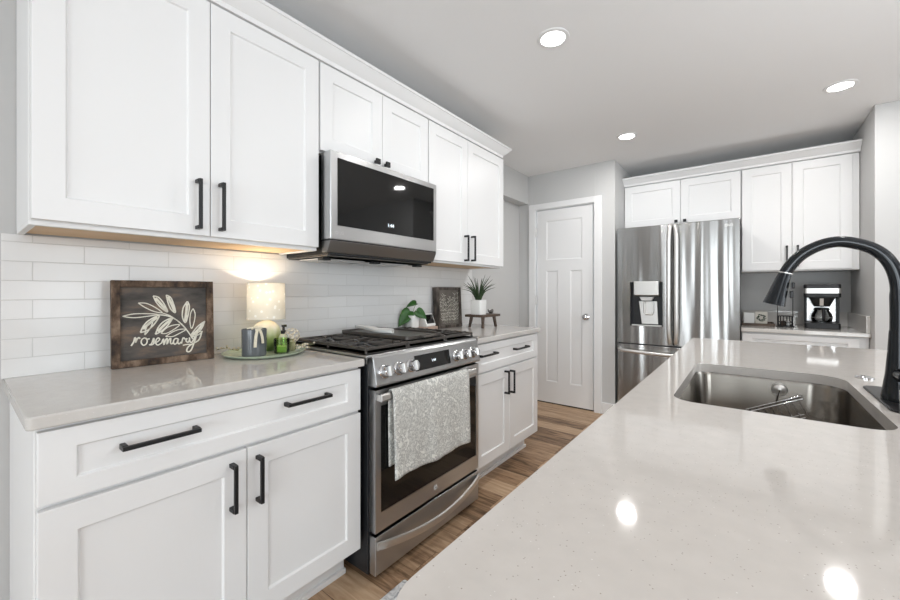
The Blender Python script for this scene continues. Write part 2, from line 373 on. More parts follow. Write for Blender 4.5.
def text_mesh(name, txt, size, m, parent, loc, rot, ext=0.0006):
    c = bpy.data.curves.new(name, 'FONT'); c.body = txt; c.size = size; c.extrude = ext; c.align_x = 'CENTER'; c.align_y = 'CENTER'
    t = bpy.data.objects.new('tmp', c); COL.objects.link(t)
    dg = bpy.context.evaluated_depsgraph_get(); me = bpy.data.meshes.new_from_object(t.evaluated_get(dg)); bpy.data.objects.remove(t)
    me.name = name; me.transform(Matrix.Translation(V(loc) - OFF[parent.name]) @ Euler(rot).to_matrix().to_4x4()); me.materials.clear(); me.materials.append(m)
    o = bpy.data.objects.new(name, me); COL.objects.link(o); o.parent = parent; OFF[o.name] = OFF[parent.name]
    return o
def smooth_path(pts, k=6):
    pts = [V(p) for p in pts]; out = []
    for i in range(len(pts)-1):
        p0, p1, p2, p3 = pts[max(i-1, 0)], pts[i], pts[i+1], pts[min(i+2, len(pts)-1)]
        for j in range(k):
            t = j/k
            out.append(0.5*((2*p1) + (p2-p0)*t + (2*p0-5*p1+4*p2-p3)*t*t + (3*p1-p0-3*p2+p3)*t**3))
    out.append(pts[-1]); return out
def rrect(x0, y0, x1, y1, r, n=6):
    """counter-clockwise rounded rectangle; r may be one radius or four (x0y0, x1y0, x1y1, x0y1)"""
    rs = r if isinstance(r, (list, tuple)) else [r]*4; out = []
    for (cx, cy, sx, sy, a0), q in zip(((x0, y0, 1, 1, 180), (x1, y0, -1, 1, 270), (x1, y1, -1, -1, 0), (x0, y1, 1, -1, 90)), rs):
        if q < 1e-5: out.append((cx, cy)); continue
        for i in range(n+1):
            a = R(a0 + 90*i/n); out.append((cx + sx*q + q*math.cos(a), cy + sy*q + q*math.sin(a)))
    return out
def slab(outer, z0, z1, hole=None):
    mb = MB(); bm = mb.bm
    def ring(p, z): return [bm.verts.new((x, y, z)) for x, y in p]
    loops = [outer] + ([hole] if hole else [])
    T = [ring(l, z1) for l in loops]; B = [ring(l, z0) for l in loops]
    for t, b in zip(T, B):
        n = len(t)
        for i in range(n): bm.faces.new([b[i], b[(i+1) % n], t[(i+1) % n], t[i]])
    if not hole: bm.faces.new(T[0]); bm.faces.new(B[0][::-1])
    else:
        for L in (T, B):
            ed = [bm.edges.get((l[i], l[(i+1) % len(l)])) for l in L for i in range(len(l))]
            bmesh.ops.triangle_fill(bm, use_beauty=True, use_dissolve=False, edges=ed)
    return mb

UY, NX, UX, NY = (0, 1, 0), (1, 0, 0), (1, 0, 0), (0, -1, 0)
def pull(parent, c, along, out, L, name='handle'):
    """black square bar pull centred at c on the door face"""
    c, a, o = V(c), V(along), V(out); s3 = a.cross(o); mb = MB()
    def bx(a0, a1, s0, s1, o0, o1):
        P = [c + a*p + s3*q + o*r for p, q, r in ((a0, s0, o0), (a1, s0, o0), (a1, s1, o0), (a0, s1, o0))]
        mb.prism(P, o*(o1-o0))
    h = L/2
    bx(-h, h, -0.0055, 0.0055, 0.027, 0.037)
    for e in (-1, 1): bx(e*h - (0.012 if e > 0 else 0), e*h + (0.012 if e < 0 else 0), -0.007, 0.007, 0.0, 0.030)
    return mb.build(name, BLACK, parent, bevel=0.0015)
def knob(parent, c, out):
    c, o = V(c), V(out); mb = MB(); a = V((0, 0, 1)); s3 = a.cross(o)
    def bx(h, o0, o1): mb.prism([c + a*p*h + s3*q*h + o*o0 for p, q in ((-1, -1), (1, -1), (1, 1), (-1, 1))], o*(o1-o0))
    bx(0.007, 0, 0.02); bx(0.0135, 0.018, 0.028)
    return mb.build('knob', BLACK, parent, bevel=0.0015)

# ------------------------------------------------------------------ room shell
CZ = 2.44
struct('floor', MB().box((-0.35, -4.2, -0.1), (5.5, 4.75, 0)), FLOOR)
struct('ceiling', MB().box((-0.35, -4.2, CZ), (5.5, 4.75, CZ+0.1)), CEIL)
struct('wall_left', MB().box((-0.30, -4.2, 0), (0, 2.70, CZ)).box((-0.30, 2.70, 0), (-0.17, 3.865, 2.135)).box((-0.30, 2.70, 2.135), (-0.06, 3.865, CZ)), WALL)
struct('wall_door', MB().box((-0.30, 3.865, 0), (0.018, 3.985, CZ)).box((0.658, 3.865, 0), (0.842, 3.985, CZ)).box((0.018, 3.865, 2.065), (0.658, 3.985, CZ)).box((0.742, 3.985, 0), (0.842, 4.66, CZ)), WALL, 0.002)
struct('wall_far', MB().box((0.842, 4.56, 0), (2.52, 4.66, CZ)), WALL)
struct('wall_right_end', MB().box((2.52, 3.80, 0), (5.5, 4.66, CZ)), WALL, 0.004)
def wall_with_holes(name, axis, pos, th, a0, a1, holes):
    mb = MB()
    def bx(p0, p1, z0, z1):
        if axis == 'y': mb.box((p0, pos, z0), (p1, pos+th, z1))
        else: mb.box((pos, p0, z0), (pos+th, p1, z1))
    holes = sorted(holes); cur = a0
    for h0, h1, z0, z1 in holes:
        bx(cur, h0, 0, CZ)
        if z0 > 0: bx(h0, h1, 0, z0)
        bx(h0, h1, z1, CZ); cur = h1
    bx(cur, a1, 0, CZ)
    return struct(name, mb, WALL)
wall_with_holes('wall_back', 'y', -4.2, 0.15, 0, 5.3, [(0.7, 1.6, 0, 2.08), (2.2, 4.5, 0, 2.12)])
wall_with_holes('wall_right', 'x', 5.3, 0.15, -4.2, 3.8, [(-3.1, -1.5, 0.75, 2.25), (0.6, 2.8, 0.75, 2.25)])
def window(n, axis, pos, a0, a1, z0, z1, mull):
    mb = MB(); t = 0.05
    def bx(p0, p1, q0, q1, d0=-0.03, d1=0.03, m=mb):
        if axis == 'y': m.box((p0, pos+d0, q0), (p1, pos+d1, q1))
        else: m.box((pos+d0, p0, q0), (pos+d1, p1, q1))
    bx(a0, a0+t, z0, z1); bx(a1-t, a1, z0, z1); bx(a0+t, a1-t, z0, z0+t); bx(a0+t, a1-t, z1-t, z1)
    for k in range(1, mull): c = a0+(a1-a0)*k/mull; bx(c-t/2, c+t/2, z0+t, z1-t)
    o = struct('window_%d' % n, mb, TRIM, 0.003)
    g = MB(); bx(a0+t, a1-t, z0+t, z1-t, -0.004, 0.004, g); g.build('pane', PANE, o)
window(1, 'y', -4.12, 2.2, 4.5, 0, 2.12, 2)
window(2, 'x', 5.37, 0.6, 2.8, 0.75, 2.25, 2)
window(3, 'x', 5.37, -3.1, -1.5, 0.75, 2.25, 2)
window(4, 'y', -4.12, 0.7, 1.6, 0.0, 2.08, 1)

# interior door with its casing
d = thing('door_1', None, None, (0.34, 3.865, 0), kind='structure')
def door_leaf():
    mb = MB(); x0, x1, z0, z1, y0, y1 = 0.042, 0.638, 0.012, 2.046, 3.872, 3.907
    P = [(0.147, 0.529, 1.515, 1.93), (0.147, 0.276, 0.232, 1.402), (0.405, 0.529, 0.232, 1.402)]
    mb.box((x0, y0+0.0065, z0), (x1, y1, z1))
    for a, b, c, e in ((x0, 0.147, z0, z1), (0.529, x1, z0, z1), (0.147, 0.529, z0, 0.232), (0.147, 0.529, 1.402, 1.515), (0.147, 0.529, 1.93, z1), (0.276, 0.405, 0.232, 1.402)):
        mb.box((a, y0, c), (b, y0+0.007, e))
    for a, b, c, e in P:                       # bevelled sticking around each panel
        q = 0.012
        for A, B, Cc, Dd in (((a, c), (b, c), (b-q, c+q), (a+q, c+q)), ((b, c), (b, e), (b-q, e-q), (b-q, c+q)), ((b, e), (a, e), (a+q, e-q), (b-q, e-q)), ((a, e), (a, c), (a+q, c+q), (a+q, e-q))):
            mb.f([mb.v((p[0], y, p[1])) for p, y in ((A, y0+0.001), (B, y0+0.001), (Cc, y0+0.0063), (Dd, y0+0.0063))])
    return mb
leaf = door_leaf().build('door_slab', TRIM, d)
kb = MB(); kb.lathe([(0, 0), (0.031, 0), (0.031, 0.006), (0.012, 0.012), (0.011, 0.03), (0.022, 0.038), (0.027, 0.05), (0.024, 0.060), (0.012, 0.066), (0, 0.067)], (0.570, 3.872, 0.929), 24, V((0, -1, 0)))
kb.build('door_knob', CHROME, leaf, smooth=40)
for z in (1.822, 1.09, 0.26):
    MB().cyl((0.036, 3.862, z-0.045), (0.036, 3.862, z+0.045), 0.007, n=12).box((0.027, 3.862, z-0.045), (0.042, 3.8715, z+0.045)).build('hinge', HSTEEL, leaf)
MB().box((0.045, 3.875, 0.001), (0.637, 3.905, 0.011)).build('door_gap_shade', GAP, leaf)  # dark strip standing in for the shaded gap under the slab
struct('trim_1', MB().box((-0.042, 3.845, 0), (0.030, 3.865, 2.118)).box((0.652, 3.845, 0), (0.724, 3.865, 2.118)).box((0.030, 3.845, 2.058), (0.652, 3.865, 2.118))
       .box((0.0185, 3.865, 0), (0.030, 3.98, 2.058)).box((0.648, 3.865, 0), (0.6575, 3.98, 2.058)).box((0.030, 3.865, 2.052), (0.648, 3.98, 2.0645)), TRIM, 0.003)
struct('baseboard_door', MB().box((0.7245, 3.851, 0), (0.842, 3.8645, 0.11)), TRIM, 0.003)
struct('baseboard_left', MB().box((0.0005, -4.04, 0), (0.014, 0.085, 0.11)), TRIM, 0.003)

# tiled splashback
tag(MB().box((0.0002, 0.094, 0.9145), (0.008, 2.68, 1.368)).build('tile_backsplash', TILE), 'white glossy subway tile backsplash behind the range and left counters', 'backsplash')

# ------------------------------------------------------------------ cabinets on the left wall
def base_cabinet(label, y0, y1, ysplit, dh, drawer_handles, door_handles):
    t = thing('base_cabinet', label, 'cabinet', (0.3, (y0+y1)/2, 0))
    MB().box((0.002, y0, 0.138), (0.579, y1, 0.8835)).build('cabinet_body', CAB, t, 0.002)
    MB().box((0.002, y0+0.004, 0), (0.492, y1-0.004, 0.1378)).box((0.492, y0+0.004, 0), (0.506, y1-0.004, 0.022)).build('toe_kick', CAB, t, 0.003)
    a, b = y0+0.004, y1-0.004
    dr = MB().shaker((0.58, a, 0.706), UY, NX, b-a, 0.166, 0.064, railb=0.046).build('drawer', CAB, t, 0.0018)
    for y, z, L in drawer_handles: pull(dr, (0.60, y, z), UY, NX, L)
    for k, (p, q) in enumerate(((a, ysplit-0.0015), (ysplit+0.0015, b))):
        dd = MB().shaker((0.58, p, 0.142), UY, NX, q-p, 0.552, 0.066).build('door', CAB, t, 0.0018)
        y, z, L = door_handles[k]; pull(dd, (0.60, y, z), (0, 0, 1), NX, L)
    return t
base_cabinet('white shaker base cabinet under the left counter, wide drawer over two doors', 0.1125, 1.021, 0.569, 0, [(0.343, 0.799, 0.172), (0.774, 0.804, 0.170)], [(0.522, 0.592, 0.144), (0.601, 0.590, 0.146)])
base_cabinet('white shaker base cabinet right of the range, below plants and small sign', 1.847, 2.685, 2.252, 0, [(1.965, 0.808, 0.186), (2.392, 0.800, 0.186)], [(2.190, 0.600, 0.150), (2.262, 0.592, 0.150)])
def counter(name, label, outer, z0, z1, m, hole=None, bev=0.004):
    o = slab(outer, z0, z1, hole).build(name, m, None, bev, smooth=40, seg=3)
    return tag(o, label, 'countertop')
counter('countertop', 'pale speckled quartz counter left of the range, under the rosemary sign', rrect(0.0005, 0.097, 0.620, 1.0225, (0, 0.014, 0, 0)), 0.884, 0.914, QUARTZG)
counter('countertop', 'pale speckled quartz counter right of the range, under the spiky plant', rrect(0.0005, 1.8455, 0.620, 2.70, (0, 0, 0.014, 0)), 0.884, 0.914, QUARTZG)

def wall_cabinet(label, y0, y1, ysplit, z0, z1, zd0, hs, knobs=None, wood=True):
    t = thing('wall_cabinet', label, 'cabinet', (0.16, (y0+y1)/2, z0))
    MB().box((0.002, y0, z0+0.012), (0.309, y1, z1)).box((0.29, y0, z0), (0.309, y1, z0+0.012)).box((0.009, y0, z0), (0.29, y0+0.016, z0+0.012)).box((0.009, y1-0.016, z0), (0.29, y1, z0+0.012)).build('cabinet_body', CAB, t, 0.0015)
    if wood: MB().box((0.009, y0+0.0165, z0+0.006), (0.2895, y1-0.0165, z0+0.0118)).build('underside_panel', MAPLE, t, label='bare wood underside')
    for k, (p, q) in enumerate(((y0+0.004, ysplit-0.0015), (ysplit+0.0015, y1-0.003))):
        dd = MB().shaker((0.31, p, zd0), UY, NX, q-p, 2.216-zd0, 0.066).build('door', CAB, t, 0.0018)
        if knobs: knob(dd, (0.33, knobs[k][0], knobs[k][1]), NX)
        else: pull(dd, (0.33, hs[k][0], hs[k][1]), (0, 0, 1), NX, hs[k][2])
    return t
wall_cabinet('large white shaker wall cabinet above the rosemary sign and lamp', 0.127, 1.006, 0.565, 1.368, 2.222, 1.383, [(0.523, 1.488, 0.172), (0.597, 1.490, 0.172)])
wall_cabinet('short white shaker wall cabinet directly above the microwave', 1.008, 1.748, 1.382, 1.812, 2.222, 1.822, None, [(1.332, 1.850), (1.400, 1.850)], wood=False)
wall_cabinet('white shaker wall cabinet right of the microwave, nearest the pantry door', 1.750, 2.648, 2.160, 1.366, 2.222, 1.378, [(2.122, 1.476, 0.174), (2.203, 1.480, 0.174)])
# crown along the top of the left run: profile swept along y, returned at the far end
def crown_left():
    mb = MB(); prof = [(0.306, 2.2225), (0.334, 2.2225), (0.336, 2.240), (0.352, 2.252), (0.371, 2.272), (0.379, 2.282), (0.385, 2.284), (0.385, 2.297), (0.306, 2.297)]
    y0, y1 = 0.124, 2.626
    A = [mb.v((x, y0, z)) for x, z in prof]; B = [mb.v((x, y1+(x-0.332 if x > 0.332 else 0), z)) for x, z in prof]; n = len(prof)
    for i in range(n): mb.f([A[i], A[(i+1) % n], B[(i+1) % n], B[i]])
    mb.f(A); mb.f(B)
    # return to the wall at the far end
    P = [(x-0.332, z) for x, z in prof if x > 0.31]
    C0 = [mb.v((0.306, y1+max(0, o), z)) for o, z in P]; D0 = [mb.v((0.003, y1+max(0, o), z)) for o, z in P]
    E0 = [mb.v((0.332+max(0, o), y1+max(0, o), z)) for o, z in P]
    for i in range(len(P)-1): mb.f([D0[i], D0[i+1], E0[i+1], E0[i]])
    mb.f([D0[-1], mb.v((0.003, y1-0.02, 2.297)), mb.v((0.306, y1-0.02, 2.297)), E0[-1]])
    return mb
tag(crown_left().build('crown_molding', CAB, smooth=30), 'white crown molding along the top of the left wall cabinets', 'molding')

# ------------------------------------------------------------------ microwave
mw = thing('microwave', 'stainless over-the-range microwave with black glass door above the range', 'microwave', (0.2, 1.38, 1.337))
MB().box((0.010, 1.030, 1.352), (0.366, 1.735, 1.808)).build('body', GAP, mw, 0.003)
MB().box((0.326, 1.017, 1.418), (0.396, 1.7455, 1.811)).build('door', STEEL, mw, 0.004, seg=3)
gl = MB().box((0.3955, 1.054, 1.481), (0.3985, 1.717, 1.783)).build('door_glass', GLASSBLK, mw, 0.001)
text_mesh('clock_digits', '1:44', 0.026, DIGIT, gl, (0.3988, 1.376, 1.521), (R(90), 0, R(90)), 0.0002)
vs = MB().prism([(0.33, 1.017, 1.413), (0.396, 1.017, 1.413), (0.372, 1.017, 1.361), (0.33, 1.017, 1.361)], (0, 0.7285, 0)).build('vent_strip', DSTEEL, mw, 0.003)
MB().box((0.333, 1.0175, 1.409), (0.391, 1.745, 1.421)).build('door_gap', GAP, mw)
text_mesh('logo', 'LG', 0.020, GREYPR, mw, (0.3967, 1.075, 1.448), (R(90), 0, R(90)))
MB().lathe([(0.0055, 0), (0.0078, 0), (0.0078, 0.0008), (0.0055, 0.0008), (0.0055, 0)], (0.3962, 1.050, 1.448), 20, V((1, 0, 0))).build('logo_ring', GREYPR, mw)
MB().box((0.02, 1.034, 1.345), (0.345, 1.730, 1.3515)).build('bottom_pan', DSTEEL, mw, 0.002)
for y in (1.07, 1.40):
    MB().box((0.06, y, 1.339), (0.24, y+0.27, 1.3448)).build('grease_filter', GREYPR, mw, 0.002)
for y in (1.05, 1.36, 1.69): MB().box((0.25, y, 1.332), (0.29, y+0.045, 1.3448)).build('lamp_cover', GAP, mw, 0.002)

# ------------------------------------------------------------------ range
rg = thing('range', 'stainless slide-in gas range between the two counters', 'stove', (0.33, 1.432, 0))
MB().box((0.03, 1.046, 0.02), (0.610, 1.812, 0.884)).build('body', GAP, rg, 0.003)
MB().box((0.03, 1.0245, 0.9148), (0.625, 1.8435, 0.926)).box((0.02, 1.0245, 0.926), (0.05, 1.8435, 0.936)).box((0.03, 1.046, 0.8845), (0.60, 1.812, 0.9147)).build('cooktop', STEEL, rg, 0.003)
MB().box((0.055, 1.040, 0.9262), (0.60, 1.828, 0.9285)).build('cooktop_well', DSTEEL, rg, 0.001)
# sloped control panel
PY0, PY1 = 1.048, 1.808
panel = MB().prism([(0.605, PY0, 0.796), (0.658, PY0, 0.796), (0.661, PY0, 0.806), (0.640, PY0, 0.912), (0.630, PY0, 0.922), (0.605, PY0, 0.9145)], (0, PY1-PY0, 0)).build('control_panel', STEEL, rg, 0.003)
pn = V((0.106, 0, 0.021)).normalized(); pu = V((-0.021, 0, 0.106)).normalized(); pc = V((0.6505, 0, 0.857))
MP = lambda y, c=0.0, o=0.0: pc + V((0, y, 0)) + pu*c + pn*o
mb = MB(); mb.prism([MP(1.286, -0.034, 0.0003), MP(1.542, -0.034, 0.0003), MP(1.542, 0.036, 0.0003), MP(1.286, 0.036, 0.0003)], pn*0.002)
dsp = mb.build('display', GLASSBLK, panel, 0.0005)
c = MP(1.415, 0, 0.0026)
text_mesh('display_digits', '1:44', 0.018, DIGIT, dsp, c, (R(90-11), 0, R(90)), 0.0002)
for y in (1.098, 1.180, 1.256, 1.594, 1.668, 1.742):
    mb = MB(); mb.lathe([(0, 0.0002), (0.029, 0.0002), (0.031, 0.006), (0.028, 0.010), (0.0245, 0.012), (0.0235, 0.034), (0.021, 0.038), (0, 0.038)], MP(y, -0.003), 28, pn)
    kn = mb.build('knob', CHROME, panel, smooth=35)
    mb = MB(); mb.prism([MP(y-0.005, -0.024, 0.036), MP(y+0.005, -0.024, 0.036), MP(y+0.005, 0.018, 0.036), MP(y-0.005, 0.018, 0.036)], pn*0.010)
    mb.build('grip', HSTEEL, kn, 0.002)
# oven door
od = MB()
def frame_plate(mb, x0, x1, y0, y1, z0, z1, iy0, iy1, iz0, iz1):
    mb.box((x0, y0, z0), (x1, iy0, z1)).box((x0, iy1, z0), (x1, y1, z1)).box((x0, iy0, z0), (x1, iy1, iz0)).box((x0, iy0, iz1), (x1, iy1, z1))
frame_plate(od, 0.6125, 0.650, 1.052, 1.806, 0.200, 0.782, 1.082, 1.783, 0.276, 0.716)
door = od.build('oven_door', STEEL, rg)
MB().box((0.618, 1.0825, 0.2765), (0.6475, 1.7825, 0.7155)).build('oven_window', GLASSBLK, door)
hp = [(0.700, 1.070, 0.752), (0.700, 1.785, 0.752)]
mb = MB(); mb.prism([(0.667, 1.057, 0.738), (0.679, 1.057, 0.738), (0.684, 1.057, 0.746), (0.683, 1.057, 0.766), (0.676, 1.057, 0.772), (0.667, 1.057, 0.768)], (0, 0.684, 0))
for y in (1.057, 1.713): mb.box((0.6502, y, 0.740), (0.669, y+0.028, 0.767))
mb.build('oven_handle', HSTEEL, door, 0.003)
lg = MB(); lg.lathe([(0, 0.0002), (0.0125, 0.0002), (0.0125, 0.0012), (0, 0.0012)], (0.650, 1.432, 0.240), 24, V((1, 0, 0)))
lgo = lg.build('logo_badge', GREYPR, door)
text_mesh('logo', 'LG', 0.012, GAP, lgo, (0.6514, 1.432, 0.240), (R(90), 0, R(90)), 0.0002)
# warming drawer and its bowed lip handle
dw = MB().box((0.6125, 1.052, 0.026), (0.650, 1.806, 0.184)).build('drawer', STEEL, rg, 0.003)
mb = MB(); n = 24; secs = []
for i in range(n+1):
    t = i/n; y = 1.058 + 0.742*t; b = math.sin(math.pi*t); x = 0.6508 + 0.040*b**0.7; zc = 0.150 - 0.034*b; zt = zc + 0.016; zb = zc - 0.017
    secs.append([mb.v(p) for p in ((x, y, zt), (x+0.008, y, zt-0.002), (x+0.012, y, zc), (x+0.008, y, zb+0.002), (x, y, zb))])
for A, B in zip(secs, secs[1:]):
    for j in range(5): mb.f([A[j], A[(j+1) % 5], B[(j+1) % 5], B[j]])
mb.f(secs[0]); mb.f(secs[-1][::-1]); mb.build('drawer_handle', HSTEEL, dw, smooth=35)
for y in (1.10, 1.72):
    for x in (0.10, 0.52): MB().cyl((x, y, 0), (x, y, 0.02), 0.02, n=12).build('foot', GAP, rg)
# burners and grates
for bx_, by_, r in ((0.18, 1.155, 0.040), (0.44, 1.155, 0.052), (0.18, 1.715, 0.040), (0.44, 1.715, 0.052)):
    b = MB().lathe([(0, 0.9286), (r*1.15, 0.9286), (r*1.1, 0.938), (r*0.7, 0.940), (0, 0.940)], (bx_, by_, 0), 24).build('burner', STEEL, rg, smooth=35)
    MB().lathe([(0, 0.9402), (r, 0.9402), (r, 0.946), (r*0.85, 0.9485), (0, 0.9485)], (bx_, by_, 0), 24).build('burner_cap', GAP, b, smooth=35)
def grate(y0, y1, cs):
    mb = MB(); x0, x1, z0, z1, t = 0.062, 0.598, 0.940, 0.953, 0.0095
    mb.box((x0, y0, z0), (x1, y0+t, z1)).box((x0, y1-t, z0), (x1, y1, z1)).box((x0, y0+t, z0), (x0+t, y1-t, z1)).box((x1-t, y0+t, z0), (x1, y1-t, z1))
    xm = (x0+x1)/2; mb.box((xm-t/2, y0+t, z0), (xm+t/2, y1-t, z1))
    for x, y in ((x0, y0), (x1-t, y0), (x0, y1-t), (x1-t, y1-t), (xm-t/2, y0), (xm-t/2, y1-t)): mb.box((x, y, 0.9286), (x+t, y+t, z0))
    for cx, cy in cs:
        for k in range(8):
            a = R(22.5 + 45*k); dx, dy = math.cos(a), math.sin(a)
            xs0, xs1 = (x0, xm) if cx < xm else (xm, x1)
            tt = min((xs1-t/2-cx)/dx if dx > 0 else (xs0+t/2-cx)/dx, (y1-t/2-cy)/dy if dy > 0 else (y0+t/2-cy)/dy)
            p, q = V((cx+dx*0.03, cy+dy*0.03, 0)), V((cx+dx*tt, cy+dy*tt, 0)); sd = V((-dy, dx, 0))*0.0045
            mb.prism([p-sd+V((0, 0, z0+0.001)), p+sd+V((0, 0, z0+0.001)), q+sd+V((0, 0, z0)), q-sd+V((0, 0, z0))], (0, 0, 0.0125))
    for k in range(7):
        x = x0 + 0.05 + k*(x1-x0-0.1)/6
        for y, e in ((y0, 1), (y1, -1)): mb.box((x-0.005, y, z0+0.002), (x+0.005, y+e*0.045, z1+0.003))
    return mb.build('grate', IRON, rg, 0.002)
grate(1.046, 1.296, [(0.18, 1.155), (0.44, 1.155)])
grate(1.578, 1.826, [(0.18, 1.715), (0.44, 1.715)])
grate(1.299, 1.575, [(0.18, 1.437), (0.44, 1.437)])
# griddle and spoon rest
gd = thing('griddle', 'black cast-iron griddle plate over the middle of the cooktop', 'griddle', (0.33, 1.437, 0.9565))
mb = MB(); o_, i_ = rrect(0.075, 1.306, 0.585, 1.568, 0.02), rrect(0.085, 1.316, 0.575, 1.558, 0.015)
A = [mb.v((x, y, 0.9568)) for x, y in o_]; B = [mb.v((x, y, 0.974)) for x, y in o_]; C_ = [mb.v((x, y, 0.974)) for x, y in i_]; D_ = [mb.v((x, y, 0.966)) for x, y in i_]; n = len(o_)
for P, Q in ((A, B), (B, C_), (C_, D_)):
    for i in range(n): mb.f([P[i], P[(i+1) % n], Q[(i+1) % n], Q[i]])
mb.f(A[::-1]); mb.f(D_); mb.build('plate', IRON, gd, 0.002)
for x in (0.046, 0.585): MB().prism([(x, 1.39, 0.962), (x+0.029, 1.39, 0.962), (x+0.029, 1.484, 0.962), (x, 1.484, 0.962)], (0, 0, 0.009)).build('grip', IRON, gd, 0.003)
def spoon_rest():
    mb = MB(); secs = []; n = 20
    p0, p1 = V((0.090, 1.405, 0)), V((0.430, 1.360, 0)); ax = (p1-p0).normalized(); sd = V((-ax.y, ax.x, 0)); L = (p1-p0).length
    prof = [(0, 0.012), (0.03, 0.022), (0.10, 0.024), (0.17, 0.030), (0.22, 0.046), (0.26, 0.052), (0.295, 0.044), (0.315, 0.026), (L, 0.008)]
    for d_, w_ in prof:
        c = p0 + ax*d_; up = 0.9745 + (0.006 if d_ < 0.15 else 0.0)
        row = []
        for s, zz in ((-1, 0.016), (-0.92, 0.004), (-0.7, 0.0), (0.7, 0.0), (0.92, 0.004), (1, 0.016), (0.84, 0.012), (0.6, 0.005), (-0.6, 0.005), (-0.84, 0.012)): row.append(mb.v(c + sd*s*w_ + V((0, 0, up+zz))))
        secs.append(row)
    for A, B in zip(secs, secs[1:]):
        for j in range(10): mb.f([A[j], A[(j+1) % 10], B[(j+1) % 10], B[j]])
    mb.f(secs[0]); mb.f(secs[-1][::-1]); return mb
tag(spoon_rest().build('spoon_rest', WHITEC, smooth=60), 'long white ceramic spoon rest lying on the black griddle', 'spoon rest')
# tea towel over the oven handle
def towel():
    mb = MB(); path = [(0.6555, 0.452), (0.656, 0.55), (0.657, 0.65), (0.660, 0.735), (0.665, 0.772), (0.674, 0.780), (0.685, 0.773), (0.690, 0.74), (0.691, 0.66), (0.692, 0.58), (0.692, 0.50), (0.692, 0.410)]
    pp = smooth_path([(x, 0, z) for x, z in path], 5); ny = 40; rows = []
    for k, p in enumerate(pp):
        s = k/(len(pp)-1); row = []
        for j in range(ny+1):
            t = j/ny; y = 1.109 + 0.545*t; dz = 0; fr = max(0, s-0.5)*2; bk = max(0, 0.45-s)*2
            wv = 0.0045*math.sin(t*13+0.7)*fr + 0.003*math.sin(t*27+1)*fr
            y += 0.004*fr*(1-t) + 0.013*bk*(1-t)
            dz = (0.004*math.sin(t*9) - 0.010*t)*fr
            row.append(mb.v((p.x + max(wv, -0.004*fr) + 0.004*fr, y, p.z + dz*(1 if s > 0.6 else 0))))
        rows.append(row)
    for A, B in zip(rows, rows[1:]):
        for j in range(ny): mb.f([A[j], A[j+1], B[j+1], B[j]])
    return mb
tag(towel().build('tea_towel', TOWEL, smooth=80, solid=0.0025), 'grey and cream floral tea towel hung over the oven handle', 'towel')

# ------------------------------------------------------------------ refrigerator and far wall
fr = thing('refrigerator', 'stainless french-door refrigerator with water dispenser beside the white door', 'refrigerator', (1.33, 4.2, 0))
MB().box((0.872, 3.935, 0.02), (1.790, 4.545, 1.755)).build('body', GAP, fr, 0.004)
MB().box((0.90, 3.96, 0), (1.76, 4.5, 0.02)).build('base', GAP, fr)
def fdoor(x0, x1, z0, z1, hole=None):
    mb = MB(); n = 10
    def face(xa, xb, za, zb): mb.box((xa, 3.862, za), (xb, 3.930, zb))
    if not hole: face(x0, x1, z0, z1)
    else:
        a, b, c, e = hole; frame = ((x0, a, z0, z1), (b, x1, z0, z1), (a, b, z0, c), (a, b, e, z1))
        for q in frame: face(*q)
        mb.box((a, 3.920, c), (b, 3.930, e))
    return mb
dl = fdoor(0.866, 1.325, 0.706, 1.776, (0.978, 1.246, 0.868, 1.270)).build('left_door', FSTEEL, fr)
dr_ = fdoor(1.331, 1.795, 0.706, 1.776).build('right_door', FSTEEL, fr, 0.004)
fz = fdoor(0.866, 1.795, 0.060, 0.694).build('freezer_drawer', FSTEEL, fr, 0.004)
def dispenser():
    dd = MB(); dd.box((0.9785, 3.906, 0.8685), (1.2455, 3.9195, 1.2695)).box((0.9785, 3.866, 0.8685), (0.986, 3.906, 1.2695)).box((1.238, 3.866, 0.8685), (1.2455, 3.906, 1.2695)); o = dd.build('dispenser_recess', GAP, dl, 0.001)
    MB().prism([(1.012, 3.905, 1.136), (1.012, 3.846, 1.150), (1.012, 3.842, 1.276), (1.012, 3.905, 1.276)], (0.205, 0, 0)).build('dispenser_hood', HSTEEL, dl, 0.004)
    MB().prism([(1.075, 3.905, 1.10), (1.155, 3.905, 1.10), (1.175, 3.905, 1.1355), (1.055, 3.905, 1.1355)], (0, -0.045, 0)).build('dispenser_nozzle', GREYPR, dl, 0.003)
    MB().prism([(1.070, 3.903, 0.886), (1.205, 3.903, 0.886), (1.195, 3.903, 1.095), (1.045, 3.903, 1.095)], (0, -0.006, 0)).build('dispenser_plate', HSTEEL, dl, 0.002)
    mb = MB(); mb.tube([(1.095, 3.885, 1.09), (1.095, 3.882, 0.99), (1.105, 3.880, 0.975), (1.155, 3.880, 0.975), (1.165, 3.882, 0.99), (1.165, 3.885, 1.09)], 0.008, 8); mb.build('dispenser_lever', HSTEEL, dl, smooth=40)
    MB().box((0.990, 3.8642, 0.8687), (1.235, 3.905, 0.880)).build('drip_tray', HSTEEL, dl, 0.002)
dispenser()
for par, x, s in ((dl, 1.300, -1), (dr_, 1.358, 1)):
    pts = smooth_path([(x-s*0.018, 3.8625, 1.770), (x-s*0.014, 3.840, 1.762), (x-s*0.006, 3.822, 1.730), (x, 3.808, 1.62), (x, 3.802, 1.40), (x, 3.800, 1.25), (x, 3.802, 1.05), (x, 3.808, 0.86), (x-s*0.004, 3.822, 0.760), (x-s*0.010, 3.842, 0.733), (x-s*0.012, 3.8625, 0.726)], 4)
    k = len(pts); rr = [0.008 + 0.010*min(1, math.sin(math.pi*i/(k-1))*2.2) for i in range(k)]
    MB().tube(pts, rr, 12).build('handle', HSTEEL, par, smooth=50)
